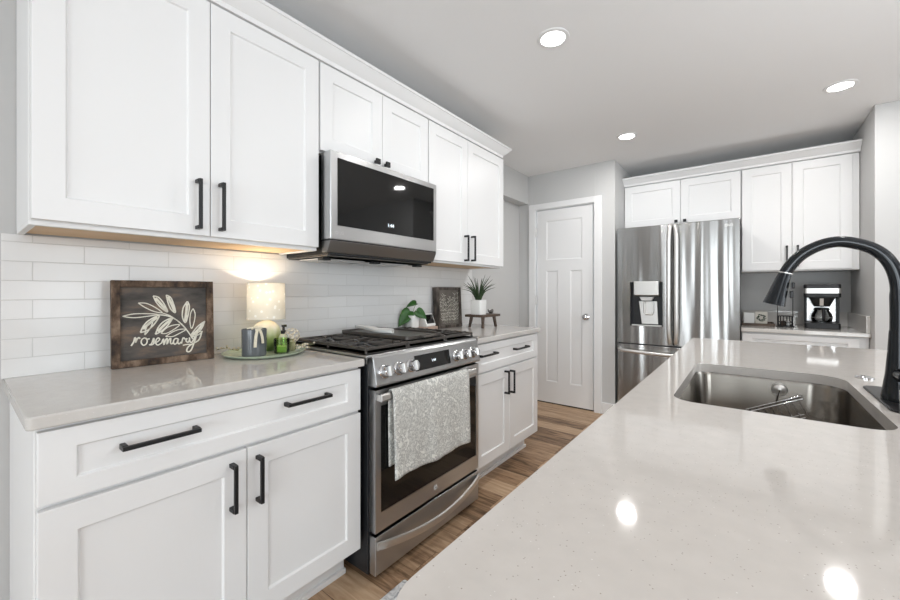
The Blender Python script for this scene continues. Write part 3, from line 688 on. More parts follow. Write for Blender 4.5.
pts = smooth_path([(0.888, 3.8625, 0.652), (0.895, 3.835, 0.650), (0.95, 3.810, 0.640), (1.33, 3.800, 0.630), (1.71, 3.810, 0.640), (1.765, 3.835, 0.650), (1.772, 3.8625, 0.652)], 6)
MB().tube(pts, 0.016, 12).build('handle', HSTEEL, fz, smooth=50)
MB().box((0.875, 3.866, 0.6945), (1.786, 3.928, 0.7055)).build('door_gasket', GAP, fr)
for x in (0.875, 0.93): MB().cyl((x+0.012, 3.876, 0.692), (x+0.012, 3.876, 0.708), 0.009, n=12).build('hinge', CHROME, fr)
text_mesh('logo', 'LG', 0.026, WHITEC, dr_, (1.735, 3.8615, 1.725), (R(90), 0, 0))
MB().lathe([(0.0075, 0), (0.0105, 0), (0.0105, 0.0012), (0.0075, 0.0012), (0.0075, 0)], (1.705, 3.8618, 1.725), 20, V((0, -1, 0))).build('logo_ring', WHITEC, dr_)

def far_cab(label, x0, x1, xs, z0, zd0, hs, knobs, wood):
    t = thing('wall_cabinet', label, 'cabinet', ((x0+x1)/2, 4.4, z0))
    MB().box((x0, 4.221, z0), (x1, 4.558, 2.244)).build('cabinet_body', CAB, t, 0.002)
    a = x0 + 0.006; b = x1 - (0.040 if not knobs else 0.004)
    for k, (p, q) in enumerate(((a, xs-0.0015), (xs+0.0015, b))):
        dd = MB().shaker((p, 4.22, zd0), UX, NY, q-p, 2.236-zd0, 0.066).build('door', CAB, t, 0.0018)
        if knobs: knob(dd, (knobs[k][0], 4.20, knobs[k][1]), NY)
        else: pull(dd, (hs[k][0], 4.20, hs[k][1]), (0, 0, 1), NY, hs[k][2])
    return t
far_cab('short white shaker wall cabinet above the refrigerator', 0.845, 1.797, 1.342, 1.812, 1.822, None, [(1.308, 1.846), (1.378, 1.846)], False)
far_cab('white shaker wall cabinet above the coffee maker', 1.799, 2.516, 2.130, 1.352, 1.362, [(2.097, 1.473, 0.172), (2.164, 1.473, 0.172)], None, True)
mb = MB(); prof = [(4.225, 2.2445), (4.196, 2.2445), (4.194, 2.262), (4.180, 2.274), (4.156, 2.294), (4.146, 2.304), (4.140, 2.306), (4.140, 2.320), (4.225, 2.320)]
mb.prism([(0.8435, y, z) for y, z in prof], (1.675, 0, 0))
tag(mb.build('crown_molding', CAB, smooth=30), 'white crown molding above the refrigerator and far wall cabinets', 'molding')

bc = thing('base_cabinet', 'white base cabinet under the coffee maker counter on the far wall', 'cabinet', (2.16, 4.2, 0))
MB().box((1.802, 3.926, 0.115), (2.517, 4.555, 0.862)).build('cabinet_body', CAB, bc, 0.002)
MB().box((1.806, 4.0, 0), (2.513, 4.55, 0.1148)).build('toe_kick', CAB, bc)
ddw = MB().shaker((1.808, 3.925, 0.70), UX, NY, 0.66, 0.150, 0.06, railb=0.040).build('drawer', CAB, bc, 0.0018)
for x in (1.97, 2.30): pull(ddw, (x, 3.905, 0.775), UX, NY, 0.14)
for p, q, hx in ((1.808, 2.136, 2.105), (2.139, 2.468, 2.17)):
    dd = MB().shaker((p, 3.925, 0.12), UX, NY, q-p, 0.57, 0.066).build('door', CAB, bc, 0.0018); pull(dd, (hx, 3.905, 0.60), (0, 0, 1), NY, 0.15)
counter('countertop', 'short quartz counter on the far wall, holding the coffee maker', [(1.800, 3.885), (2.5185, 3.885), (2.5185, 4.558), (1.800, 4.558)], 0.8635, 0.893, QUARTZG)
tag(MB().box((1.801, 4.540, 0.8935), (2.498, 4.5595, 1.012)).build('splash_strip', QUARTZG, None, 0.002), 'long quartz splash strip standing behind the coffee maker', 'backsplash')
tag(MB().box((2.4985, 3.905, 0.8935), (2.5195, 4.5595, 1.012)).build('splash_strip', QUARTZG, None, 0.002), 'quartz side splash against the wall right of the coffee maker', 'backsplash')

# ------------------------------------------------------------------ island with sink
IX0, IX1, IY0, IY1 = 1.590, 2.66, 0.212, 2.66
SX0, SX1, SY0, SY1 = 1.690, 2.084, 1.116, 1.742
outer = rrect(IX0, IY0, IX1, IY1, (0.058, 0.05, 0.012, 0.012), 10)
hole = rrect(SX0, SY0, SX1, SY1, (0.055, 0.055, 0.085, 0.045), 8)
o = slab(outer, 0.884, 0.914, hole).build('island_countertop', QUARTZ, None, 0.005, smooth=40, seg=3)
tag(o, 'large pale speckled quartz island top with a sink cutout', 'countertop')
isl = thing('island_cabinet', 'white island base cabinet under the big quartz top', 'cabinet', (2.05, 1.43, 0))
MB().box((1.64, 0.49, 0.11), (1.66, 2.62, 0.8835)).build('aisle_panel', CAB, isl)
MB().box((2.28, 0.49, 0.0), (2.30, 2.62, 0.8835)).build('seating_panel', CAB, isl)
for y in (0.49, 2.60): MB().box((1.6605, y, 0.0), (2.2795, y+0.02, 0.8835)).build('end_panel', CAB, isl)
MB().box((1.70, 0.5105, 0.0), (1.715, 2.5995, 0.1098)).build('toe_kick', CAB, isl)
for p, q in ((0.495, 0.90), (0.904, 1.415), (1.418, 1.93), (1.934, 2.27), (2.274, 2.615)):
    dd = MB().shaker((1.64, q, 0.115), (0, -1, 0), (-1, 0, 0), q-p, 0.755, 0.066).build('door', CAB, isl, 0.0018)
    pull(dd, (1.62, (p+q)/2 + 0.0, 0.80), UY, (-1, 0, 0), 0.16)
# bowl
sk = thing('sink', 'undermount stainless single-bowl sink set in the island', 'sink', (1.89, 1.43, 0.66))
mb = MB(); e = 0.004; rad = (0.055, 0.055, 0.085, 0.045)
def ring(ins, z, rr): return [mb.v((x, y, z)) for x, y in rrect(SX0-e+ins, SY0-e+ins, SX1+e-ins, SY1+e-ins, [max(q+e-ins*0.5, 0.02) for q in rr], 8)]
L0 = [mb.v((x, y, 0.8832)) for x, y in rrect(SX0-0.025, SY0-0.025, SX1+0.025, SY1+0.025, [q+0.02 for q in rad], 8)]
Ls = [L0, ring(0, 0.8832, rad), ring(0.003, 0.872, rad), ring(0.010, 0.70, rad), ring(0.018, 0.682, rad), ring(0.034, 0.671, rad), ring(0.075, 0.668, rad)]
for A, B in zip(Ls, Ls[1:]):
    n = len(A)
    for i in range(n): mb.f([A[i], A[(i+1) % n], B[(i+1) % n], B[i]])
mb.f(Ls[-1]); bowl = mb.build('bowl', SSTEEL, sk, smooth=50)
MB().lathe([(0, 0.6688), (0.030, 0.6684), (0.036, 0.671), (0.052, 0.6705), (0.055, 0.6688)], (1.89, 1.50, 0), 28).build('drain', CHROME, sk, smooth=50)
# wire sponge rack stuck to the far side of the bowl
rk = thing('sponge_rack', 'tilted stainless wire sponge rack on the far side of the sink', 'rack', (1.91, 1.70, 0.79))
Yw = 1.7275
mb = MB(); mb.lathe([(0.019, 0), (0.0205, 0.003), (0.022, 0)], (1.930, Yw, 0.852), 28, V((0, -1, 0))); mb.lathe([(0, 0.001), (0.019, 0.0), (0.016, 0.004), (0.005, 0.010), (0, 0.010)], (1.930, Yw, 0.852), 24, V((0, -1, 0)))
mb.build('suction_cup', HSTEEL, rk, smooth=40)
ca = V((1.838, 0, 0.768)); cb_ = V((1.985, 0, 0.840)); ux = (cb_-ca).normalized(); uz = V((-ux.z, 0, ux.x)); Lr = (cb_-ca).length
RP = lambda a, b, y: V((ca.x, 0, ca.z)) + ux*a + uz*b + V((0, Yw - y, 0))
mb = MB()
mb.tube([RP(0, 0, 0.006), RP(Lr, 0, 0.006)], 0.0022, 8).tube([RP(0, 0, 0.050), RP(Lr, 0, 0.050)], 0.0026, 8)
mb.tube([RP(0, 0, 0.006), RP(0, 0, 0.050)], 0.0024, 8).tube([RP(Lr, 0, 0.006), RP(Lr, 0, 0.050)], 0.0024, 8)
mb.tube([RP(0.02, -0.056, 0.050), RP(Lr-0.02, -0.056, 0.050)], 0.0024, 8).tube([RP(0.02, -0.056, 0.008), RP(Lr-0.02, -0.056, 0.008)], 0.002, 8)
mb.build('basket_rim', CHROME, rk, smooth=50)
for k in range(8):
    a = 0.012 + (Lr-0.024)*k/7
    MB().tube(smooth_path([RP(a, 0, 0.006), RP(a, -0.035, 0.007), RP(a, -0.056, 0.012), RP(a, -0.057, 0.045), RP(a, -0.03, 0.051), RP(a, 0, 0.050)], 3), 0.0014, 6).build('wire', CHROME, rk, smooth=50)
MB().tube([(1.930, Yw-0.010, 0.852), RP(0.093, 0, 0.006)], 0.002, 8).build('hook', CHROME, rk)
# faucet
fc = thing('faucet', 'tall matte black pull-down kitchen faucet behind the sink', 'faucet', (2.138, 1.42, 0.914))
MB().prism([(x, y, 0.9142) for x, y in rrect(2.102, 1.29, 2.166, 1.60, 0.027, 8)], (0, 0, 0.005)).build('deck_plate', BLACK, fc, 0.0015)
BLK2 = mat('satin_black_faucet', (0.014, 0.016, 0.019), 0.16, 0.3); add_noise_bump(BLK2, 200, 0.02)
MB().lathe([(0, 0.9194), (0.031, 0.9194), (0.031, 0.930), (0.0285, 0.945), (0.0235, 0.985), (0.0195, 1.04), (0.017, 1.09), (0, 1.09)], (2.138, 1.42, 0), 28).build('column', BLK2, fc, smooth=45)
arc = smooth_path([(2.138, 1.42, 1.085), (2.138, 1.42, 1.15), (2.135, 1.42, 1.215), (2.121, 1.42, 1.262), (2.095, 1.42, 1.294), (2.058, 1.42, 1.312), (2.028, 1.42, 1.317), (1.995, 1.42, 1.309), (1.963, 1.42, 1.289), (1.941, 1.42, 1.263), (1.926, 1.42, 1.236)], 5)
MB().tube(arc, [0.0162]*8 + [0.0145]*(len(arc)-8), 18).build('spout', BLK2, fc, smooth=60)
hd = [(1.926, 1.42, 1.2365), (1.9245, 1.42, 1.230), (1.918, 1.42, 1.208), (1.909, 1.42, 1.174), (1.903, 1.42, 1.150)]
sh = MB().tube(hd, [0.0150, 0.0155, 0.0178, 0.0220, 0.0255], 20).build('spray_head', BLK2, fc, smooth=50)
dirn = (V(hd[0]) - V(hd[2])).normalized()
MB().lathe([(0.0152, -0.0012), (0.0166, -0.0012), (0.0166, 0.0012), (0.0152, 0.0012)], (1.9275, 1.42, 1.2385), 20, dirn).build('collar_ring', HSTEEL, sh, smooth=50)
MB().box((1.936, 1.410, 1.168), (1.944, 1.430, 1.188)).box((1.940, 1.410, 1.195), (1.947, 1.430, 1.212)).build('spray_button', BLACK, sh, 0.002)
MB().cyl((2.138, 1.402, 0.985), (2.138, 1.352, 0.985), 0.0165, 0.015, 20).build('handle_hub', BLK2, fc, 0.002, smooth=40)
MB().tube([(2.138, 1.362, 0.99), (2.150, 1.345, 1.02), (2.172, 1.325, 1.055)], [0.009, 0.008, 0.0065], 10).build('lever', BLK2, fc, smooth=50)
sb_ = MB().lathe([(0, 0.9142), (0.022, 0.9142), (0.022, 0.918), (0.016, 0.921), (0, 0.921)], (2.134, 1.752, 0), 28).build('air_switch', CHROME, None, smooth=40)
tag(sb_, 'round chrome button set in the island top behind the faucet plate', 'button')
wc = MB().lathe([(0, 0.9142), (0.028, 0.9142), (0.030, 0.918), (0.031, 0.975), (0.030, 0.977), (0.028, 0.975), (0.027, 0.920), (0, 0.919)], (2.132, 1.236, 0), 32).build('container', WHITEC, None, smooth=45)
tag(wc, 'white container cut off by the right edge beside the black faucet', 'container')

# ------------------------------------------------------------------ ceiling lights
def can(x, y, label=None, group=None):
    t = thing('recessed_light', label, 'ceiling light', (x, y, CZ), group=group)
    MB().lathe([(0.057, -0.0015), (0.059, -0.006), (0.076, -0.004), (0.078, -0.0003), (0.057, -0.0003)], (x, y, CZ), 40).build('trim_ring', TRIM, t, smooth=50)
    MB().lathe([(0, -0.003), (0.0565, -0.003), (0.0565, -0.0005), (0, -0.0005)], (x, y, CZ), 40).build('diffuser', LITE, t, smooth=50)
    l = bpy.data.lights.new('can_light', 'AREA'); l.shape = 'DISK'; l.size = 0.11; l.energy = 9 if y > 3 else 5; l.color = (1.0, 0.98, 0.96)
    lo = bpy.data.objects.new('can_light', l); COL.objects.link(lo); lo.location = (x, y, CZ-0.005)
    return t
can(1.082, 1.821, 'round recessed ceiling light nearest the camera, left above the aisle')
can(1.070, 3.340, 'round recessed ceiling light in front of the refrigerator, beside the white door')
can(2.292, 3.320, 'round recessed ceiling light above the right end of the island')
for x, y in ((2.29, 1.80), (2.9, -1.6), (4.2, -1.6), (4.2, 1.6)):
    can(x, y, 'recessed ceiling light outside the picture', group='unseen ceiling lights')
tag(slab(rrect(0.732, 0.25, 1.30, 1.135, 0.01), 0.0005, 0.010).build('kitchen_mat', RUG, None, 0.003), 'mottled grey woven mat on the wood floor beside the island', 'rug')
#@@ITEMS
# ------------------------------------------------------------------ things on the left counter
def sign(label, loc, rz, lean, W, H, depth, bar, frame_m, board_m, art, name='sign'):
    """framed board standing on its lower edge; local x runs along the width, -y is the front"""
    t = thing(name, label, 'sign', loc, rz)
    L = Matrix.Rotation(lean, 4, 'X')
    def loc_mb(): m_ = MB(); m_.M = L; return m_
    m_ = loc_mb(); d0 = -depth/2
    m_.box((-W/2, d0, 0), (-W/2+bar, -d0, H)).box((W/2-bar, d0, 0), (W/2, -d0, H)).box((-W/2+bar, d0, 0), (W/2-bar, -d0, bar)).box((-W/2+bar, d0, H-bar), (W/2-bar, -d0, H))
    m_.build('frame', frame_m, t, 0.0015, local=True)
    fy = d0 + 0.010
    m_ = loc_mb(); m_.box((-W/2+bar, fy, bar), (W/2-bar, -d0-0.004, H-bar)); b = m_.build('board', board_m, t, local=True)
    m_ = loc_mb(); art(m_, W-2*bar, H-2*bar, lambda u, v: V((-W/2+bar+u*(W-2*bar), fy-0.0003, H-bar-v*(H-2*bar))))
    m_.build('painted_lettering' if name == 'rosemary_sign' else 'painted_botanical', PAINTW, b, local=True)
    return t
def CU(pts):                                   # traced marks -> board fractions
    return [((x-110)/500, (y-97)/(433-57*(x-110)/500)) for x, y in pts]
def rosemary_art(mb, w_, h_, P):
    nr = V((0, -1, 0))
    def stroke(pts, wd, k=6):
        mb.ribbon(smooth_path([P(u, v) for u, v in CU(pts)], k), wd, nr, 0.0008)
    def leaf(pts, wd=0.0034): stroke(pts + [pts[0]], wd)
    leaf([(122, 268), (180, 254), (250, 252), (312, 256), (250, 268), (180, 276)])
    leaf([(206, 190), (250, 192), (300, 216), (338, 246), (290, 238), (240, 214)])
    leaf([(288, 148), (318, 156), (348, 192), (370, 240), (338, 222), (306, 186)], 0.0042)
    leaf([(363, 142), (388, 156), (406, 196), (416, 244), (390, 226), (372, 184)], 0.0042)
    leaf([(490, 178), (502, 206), (494, 256), (476, 302), (458, 268), (464, 216)], 0.0042)
    leaf([(526, 220), (538, 252), (530, 300), (514, 336), (504, 296), (510, 246)])
    leaf([(600, 292), (582, 330), (546, 366), (510, 376), (540, 336), (570, 310)], 0.0042)
    leaf([(584, 350), (560, 370), (520, 384), (540, 362)])
    leaf([(216, 362), (232, 326), (262, 292), (320, 262), (296, 308), (256, 348)], 0.0046)
    leaf([(240, 376), (246, 340), (262, 312), (284, 296), (270, 336)], 0.0036)
    leaf([(298, 372), (316, 330), (346, 298), (396, 276), (372, 316), (334, 352)], 0.0046)
    leaf([(330, 366), (360, 336), (400, 318), (440, 316), (400, 346), (360, 366)])
    leaf([(356, 384), (400, 356), (440, 342), (478, 342), (436, 366), (396, 384)])
    stroke([(312, 258), (360, 262), (410, 280), (460, 318), (500, 366), (520, 396)], 0.0042)
    stroke([(340, 248), (386, 264), (432, 296), (480, 340)], 0.0030)
    for a, b, c_ in (((230, 342), (268, 306), (310, 272)), ((312, 356), (348, 318), (390, 284)), ((300, 160), (336, 200), (364, 236)), ((372, 152), (394, 196), (412, 238)), ((488, 190), (482, 244), (474, 294)), ((592, 300), (556, 342), (518, 372))):
        stroke([a, b, c_], 0.0085)
    T = 0.0042
    def word(pts, wd=T): stroke(pts, wd, 5)
    word([(166, 440), (180, 416), (186, 392), (192, 402), (190, 420), (196, 404), (206, 392), (214, 398)], T*1.15)           # r
    word([(240, 392), (224, 402), (220, 422), (232, 436), (248, 426), (252, 406), (242, 392), (250, 400), (266, 398)])        # o
    word([(262, 434), (276, 426), (288, 394), (290, 412), (284, 430), (270, 434)])                                            # s
    word([(288, 424), (308, 416), (322, 402), (314, 392), (302, 404), (300, 424), (312, 434), (332, 422)])                    # e
    word([(332, 424), (344, 398), (346, 432), (356, 404), (366, 396), (364, 428), (376, 402), (386, 396), (384, 420), (392, 426), (402, 416)], T*1.1)  # m
    word([(428, 396), (412, 396), (402, 412), (408, 428), (422, 420), (432, 396), (428, 418), (436, 426), (448, 414)], T*1.1)  # a
    word([(450, 424), (458, 396), (464, 390), (474, 398), (484, 394), (478, 408), (490, 416), (498, 406)], T*1.1)              # r
    word([(500, 388), (502, 410), (514, 416), (530, 392), (548, 366)], T*1.2)                                                  # y
    word([(548, 366), (532, 408), (514, 452), (498, 470), (482, 466), (490, 444), (518, 424), (560, 400), (580, 352)], T*1.2)
    word([(458, 434), (486, 428), (508, 428)], T)
sign('dark wood framed sign with a cream rosemary sprig and the word rosemary', (0.094, 0.500, 0.9142), R(90-5), R(-3.0), 0.316, 0.312, 0.032, 0.024, OLDWOOD, SLATEW, rosemary_art, 'rosemary_sign')

tr = tag(MB().lathe([(0, 0), (0.135, 0), (0.150, 0.003), (0.163, 0.011), (0.165, 0.014), (0.161, 0.0145), (0.148, 0.008), (0.130, 0.006), (0, 0.006)], (0, 0, 0), 56).build('tray', TRAYGL, None, at=None, smooth=50), 'round sage green glazed tray under the lamp and candles', 'tray')
tr.location = (0.182, 0.835, 0.9143)
TZ = 0.9206
lm = thing('table_lamp', 'small lit table lamp with cream speckled drum shade and green ombre base', 'lamp', (0.112, 0.876, TZ))
MB().lathe([(0, 0), (0.040, 0), (0.046, 0.006), (0.058, 0.035), (0.063, 0.065), (0.060, 0.092), (0.050, 0.112), (0.034, 0.126), (0.016, 0.134), (0, 0.135)], (0, 0, 0), 40).build('lamp_base', LBASE, lm, smooth=60, local=True)
MB().lathe([(0, 0.1345), (0.010, 0.1345), (0.010, 0.150), (0.014, 0.152), (0.014, 0.185), (0, 0.185)], (0, 0, 0), 20).build('socket', HSTEEL, lm, smooth=40, local=True)
MB().lathe([(0, 0.184), (0.012, 0.186), (0.014, 0.198), (0.024, 0.222), (0.022, 0.240), (0.012, 0.250), (0, 0.252)], (0, 0, 0), 20).build('bulb', mat('lit_bulb', (1, 1, 1), 0.5, emit=(1, 0.8, 0.55), estr=4), lm, smooth=60, local=True)
shd = MB(); n = 48
for z0_, z1_, r0_, r1_ in ((0.141, 0.303, 0.080, 0.078),):
    A = [shd.v((r0_*math.cos(2*math.pi*i/n), r0_*math.sin(2*math.pi*i/n), z0_)) for i in range(n)]; B = [shd.v((r1_*math.cos(2*math.pi*i/n), r1_*math.sin(2*math.pi*i/n), z1_)) for i in range(n)]
    for i in range(n): shd.f([A[i], A[(i+1) % n], B[(i+1) % n], B[i]])
sho = shd.build('lamp_shade', SHADE, lm, smooth=60, local=True)
mb = MB()
for z, r in ((0.141, 0.0802), (0.303, 0.0782)): mb.tube([(r*math.cos(2*math.pi*i/40), r*math.sin(2*math.pi*i/40), z) for i in range(40)], 0.0013, 6, True)
mb.build('rim_wire', LINEN, sho, smooth=60, local=True)
mb = MB()
for k in range(3): a = 2*math.pi*k/3; mb.tube([(0.013*math.cos(a), 0.013*math.sin(a), 0.182), (0.077*math.cos(a), 0.077*math.sin(a), 0.296)], 0.001, 5)
mb.build('spider', HSTEEL, sho, local=True)
pl = bpy.data.lights.new('bulb_light', 'POINT'); pl.energy = 3.4; pl.color = (1.0, 0.85, 0.66); pl.shadow_soft_size = 0.022
po = bpy.data.objects.new('bulb_light', pl); COL.objects.link(po); po.location = (0.112, 0.876, TZ+0.252)

cg = thing('candle', 'tall smoky grey candle tumbler with a cream ribbon on the green tray', 'candle', (0.226, 0.768, TZ))
MB().lathe([(0, 0), (0.043, 0), (0.046, 0.003), (0.0475, 0.110), (0.0455, 0.111), (0.043, 0.100), (0, 0.0999)], (0, 0, 0), 40).build('tumbler', GREYGL, cg, smooth=40, local=True)
MB().lathe([(0, 0.1), (0.0425, 0.1), (0.0425, 0.1035), (0, 0.103)], (0, 0, 0), 32).build('wax', WAX, cg, smooth=40, local=True)
rb = cg
def rpt(a, r, z): return (r*math.cos(a), r*math.sin(a), z)
A0 = R(-8)
for da, zb in ((-0.22, 0.040), (0.30, 0.054)):
    pts = smooth_path([rpt(A0+da*0.5+1.2, 0.0435, 0.1055), rpt(A0+da*0.3, 0.047, 0.1145), rpt(A0+da*0.5, 0.0515, 0.104), rpt(A0+da*0.9, 0.0525, 0.080), rpt(A0+da*1.1, 0.0525, zb)], 5)
    mb = MB(); prev = None; rows = []
    for p in pts:
        rad = V((p.x, p.y, 0)).normalized(); sd = V((-rad.y, rad.x, 0))*0.0055
        rows.append([mb.v(p-sd), mb.v(p+sd), mb.v(p+sd+rad*0.0014), mb.v(p-sd+rad*0.0014)])
    for P, Q in zip(rows, rows[1:]):
        for j in range(4): mb.f([P[j], P[(j+1) % 4], Q[(j+1) % 4], Q[j]])
    mb.f(rows[0][::-1]); mb.f(rows[-1]); mb.build('ribbon_tail', LINEN, rb, local=True)
mb = MB(); mb.ball(rpt(A0-0.45, 0.047, 0.1175), 0.006, 12); mb.tube(smooth_path([rpt(A0+0.3, 0.047, 0.1165), rpt(A0-0.45, 0.047, 0.119), rpt(A0-0.9, 0.046, 0.1165)], 5), 0.0032, 8)
mb.build('ribbon_knot', LINEN, rb, smooth=60, local=True)
gv = thing('candle', 'short green glass votive candle in front of the black-topped bottle', 'candle', (0.246, 0.876, TZ))
MB().lathe([(0, 0), (0.029, 0), (0.031, 0.004), (0.0325, 0.062), (0.0300, 0.0625), (0.0285, 0.006), (0, 0.005)], (0, 0, 0), 36).build('glass', GREENGL, gv, smooth=40, local=True)
MB().lathe([(0, 0.0065), (0.0275, 0.0065), (0.0285, 0.029), (0.010, 0.030), (0, 0.030)], (0, 0, 0), 32).build('wax', GWAX, gv, smooth=40, local=True)
MB().cyl((0, 0, 0.0301), (0.001, 0, 0.040), 0.0012, n=8).build('wick', GAP, gv, local=True)
pb_ = thing('bottle', 'small pale glass bottle with black top beside the lamp base', 'bottle', (0.196, 0.912, TZ))
MB().lathe([(0, 0), (0.019, 0), (0.021, 0.004), (0.021, 0.060), (0.017, 0.070), (0.010, 0.076), (0, 0.076)], (0, 0, 0), 28).build('body', mat('frosted_pale_glass', (0.62, 0.66, 0.52), 0.25), pb_, smooth=45, local=True)
MB().lathe([(0, 0.0762), (0.0115, 0.0762), (0.0115, 0.090), (0.006, 0.092), (0.005, 0.108), (0, 0.108)], (0, 0, 0), 20).prism([(-0.006, -0.006, 0.106), (0.006, -0.006, 0.106), (0.006, 0.012, 0.106), (-0.006, 0.012, 0.106)], (0, 0, 0.010)).build('cap', BLACK, pb_, smooth=40, local=True)
# dried flower ball and sprigs at the right side of the tray
fb = thing('dried_flower', 'round cream dried flower head standing at the right of the green tray', 'flower', (0.222, 0.938, TZ))
mb = MB(); rnd = random.Random(3)
for k in range(46):
    z = 1 - 2*(k+0.5)/46; a = k*2.39996; q = math.sqrt(1-z*z); dv = V((q*math.cos(a), q*math.sin(a), z)); c = dv*0.027 + V((0, 0, 0.068))
    s1 = dv.orthogonal().normalized(); s2 = dv.cross(s1); e = 0.008 + 0.003*rnd.random()
    ring_ = [mb.v(c + (s1*math.cos(t)+s2*math.sin(t)*0.8)*e*0.75 + dv*(0.004+0.003*rnd.random())) for t in (0, 1.05, 2.1, 3.14, 4.19, 5.24)]
    ce = mb.v(c)
    for i in range(6): mb.f([ce, ring_[i], ring_[(i+1) % 6]])
mb.build('petals', CREAMF, fb, local=True)
MB().lathe([(0, 0), (0.012, 0), (0.016, 0.010), (0.014, 0.022), (0.017, 0.040), (0.012, 0.052), (0, 0.054)], (0, 0, 0), 18).build('calyx', SPRIG, fb, smooth=60, local=True)
def sprig(label, x, y, z, ang, L, nl, seed, cream):
    t = thing('dried_sprig', label, 'sprig', (x, y, z), ang); rnd = random.Random(seed); mb = MB()
    pts = smooth_path([(0, 0, 0.004), (L*0.35, 0.006, 0.012), (L*0.7, -0.004, 0.016), (L, 0.004, 0.012)], 4); mb.tube(pts, 0.0011, 5).build('stem', SPRIG, t, local=True)
    lf = MB(); bd = MB()
    for k in range(nl):
        p = pts[1 + int((len(pts)-2)*k/nl)]; a = rnd.uniform(-1.5, 1.5) + (math.pi/2 if k % 2 else -math.pi/2)*0.5; dv = V((math.cos(a), math.sin(a), rnd.uniform(0.1, 0.8))).normalized(); l_ = rnd.uniform(0.010, 0.020)
        sd = dv.cross(V((0, 0, 1))).normalized()*0.004; q = p + dv*l_
        lf.f([lf.v(p), lf.v((p+q)/2+sd), lf.v(q), lf.v((p+q)/2-sd)])
        if k % 2 == 0: bd.ball(q, cream, 8)
    lf.build('leaves', SPRIG, t, local=True); bd.build('buds', CREAMF, t, smooth=60, local=True)
sprig('dried cream-budded sprig reaching from the tray towards the cooktop', 0.205, 0.945, TZ+0.006, R(62), 0.095, 14, 1, 0.0052)
sprig('thin dried sprig lying on the tray rim under the cream flower head', 0.255, 0.925, TZ+0.004, R(35), 0.075, 12, 2, 0.0045)
sprig('dried sprig lying on the left rim of the green tray', 0.105, 0.760, TZ+0.005, R(-120), 0.085, 12, 5, 0.0055)

# ------------------------------------------------------------------ things on the right counter
tag(MB().prism([(x, y, 0.9143) for x, y in rrect(0.016, 1.858, 0.112, 2.105, 0.006)], (0, 0, 0.026)).build('wood_board', PINKWOOD, None, 0.003), 'low rosy wood board behind the range, under the pothos pot', 'board')
BZ = 0.9405
pp_ = thing('potted_pothos', 'small pothos with broad green leaves in a square white pot', 'plant', (0.064, 1.888, BZ))
def square_pot(r0, r1, h, t=0.004):
    mb = MB(); secs = []
    for r, z in ((r0, 0), (r1, h), (r1-t, h), (r1-t-0.001, h-0.012)): secs.append([mb.v((x, y, z)) for x, y in rrect(-r, -r, r, r, r*0.22, 4)])
    for A, B in zip(secs, secs[1:]):
        n_ = len(A)
        for i in range(n_): mb.f([A[i], A[(i+1) % n_], B[(i+1) % n_], B[i]])
    mb.f(secs[0][::-1]); mb.f(secs[-1]); return mb
square_pot(0.033, 0.038, 0.085).build('pot', WHITEC, pp_, smooth=40, local=True)
MB().prism([(x, y, 0.0732) for x, y in rrect(-0.032, -0.032, 0.032, 0.032, 0.006)], (0, 0, 0.004)).build('soil', SOIL, pp_, local=True)
def heart_leaf(mb, base, tip, wdt, nrm, droop):
    base, tip, nrm = V(base), V(tip), V(nrm).normalized(); ax = tip-base; L = ax.length; ax.normalize(); sd = ax.cross(nrm).normalized(); up = sd.cross(ax)
    prof = [(0.0, 0.10), (-0.06, 0.32), (0.04, 0.46), (0.22, 0.50), (0.45, 0.43), (0.68, 0.28), (0.87, 0.11), (1.0, 0.0)]
    rows = []
    for a, hw in prof:
        z_ = -droop*max(a, 0)**2*L; c = base + ax*(a*L) + up*z_; w_ = hw*wdt
        rows.append([mb.v(c - sd*w_ + up*w_*0.28), mb.v(c - sd*w_*0.5 + up*w_*0.10), mb.v(base + ax*(max(a, 0)*L) + up*z_), mb.v(c + sd*w_*0.5 + up*w_*0.10), mb.v(c + sd*w_ + up*w_*0.28)])
    for A, B in zip(rows, rows[1:]):
        for j in range(4): mb.f([A[j], A[j+1], B[j+1], B[j]])
lf, st = MB(), MB()
RL = V((-0.0, -1, 0)); VW = V((0.72, -0.69, 0)); SDV = V((0.69, 0.72, 0))         # towards / across the room
for (a, h0, a2, h2, wd_, dr2, ny) in ((-0.014, 0.114, -0.098, 0.012, 0.088, 0.1, 0.5), (0.028, 0.166, -0.044, 0.152, 0.062, 0.25, 1.6), (0.030, 0.116, 0.098, 0.064, 0.066, 0.25, 0.2), (0.040, 0.128, 0.060, 0.100, 0.030, 0.2, 1.2)):
    k_ = VW*0.016; b0 = SDV*a + k_*1.2 + V((0, 0, h0)); t0 = SDV*a2 + VW*0.032 + V((0, 0, h2))
    # keep clear of the tiles
    for q in (b0, t0): q.x = max(q.x, -0.040)
    heart_leaf(lf, b0, t0, wd_, VW + V((0, 0, ny)), dr2)
    st.tube(smooth_path([(0, 0, 0.076), b0*0.5 + V((0, 0, 0.05)), b0], 4), 0.0016, 6)
lf.build('leaves', LEAF, pp_, smooth=60, local=True, solid=0.0008); st.build('stems', STEM, pp_, smooth=60, local=True)
sd_ = thing('smart_display', 'small white wedge-shaped device with dark screen beside the pothos', 'device', (0.062, 2.040, BZ), R(8))
mb = MB(); mb.prism([(-0.034, -0.058, 0), (0.036, -0.058, 0), (0.040, -0.058, 0.012), (0.006, -0.058, 0.092), (-0.012, -0.058, 0.092)], (0, 0.116, 0)); cs = mb.build('case', WHITEC, sd_, 0.004, local=True, seg=3)
f0, f1 = V((0.0405, 0, 0.013)), V((0.0065, 0, 0.0915)); fu = (f1-f0); fn = V((fu.z, 0, -fu.x)).normalized()
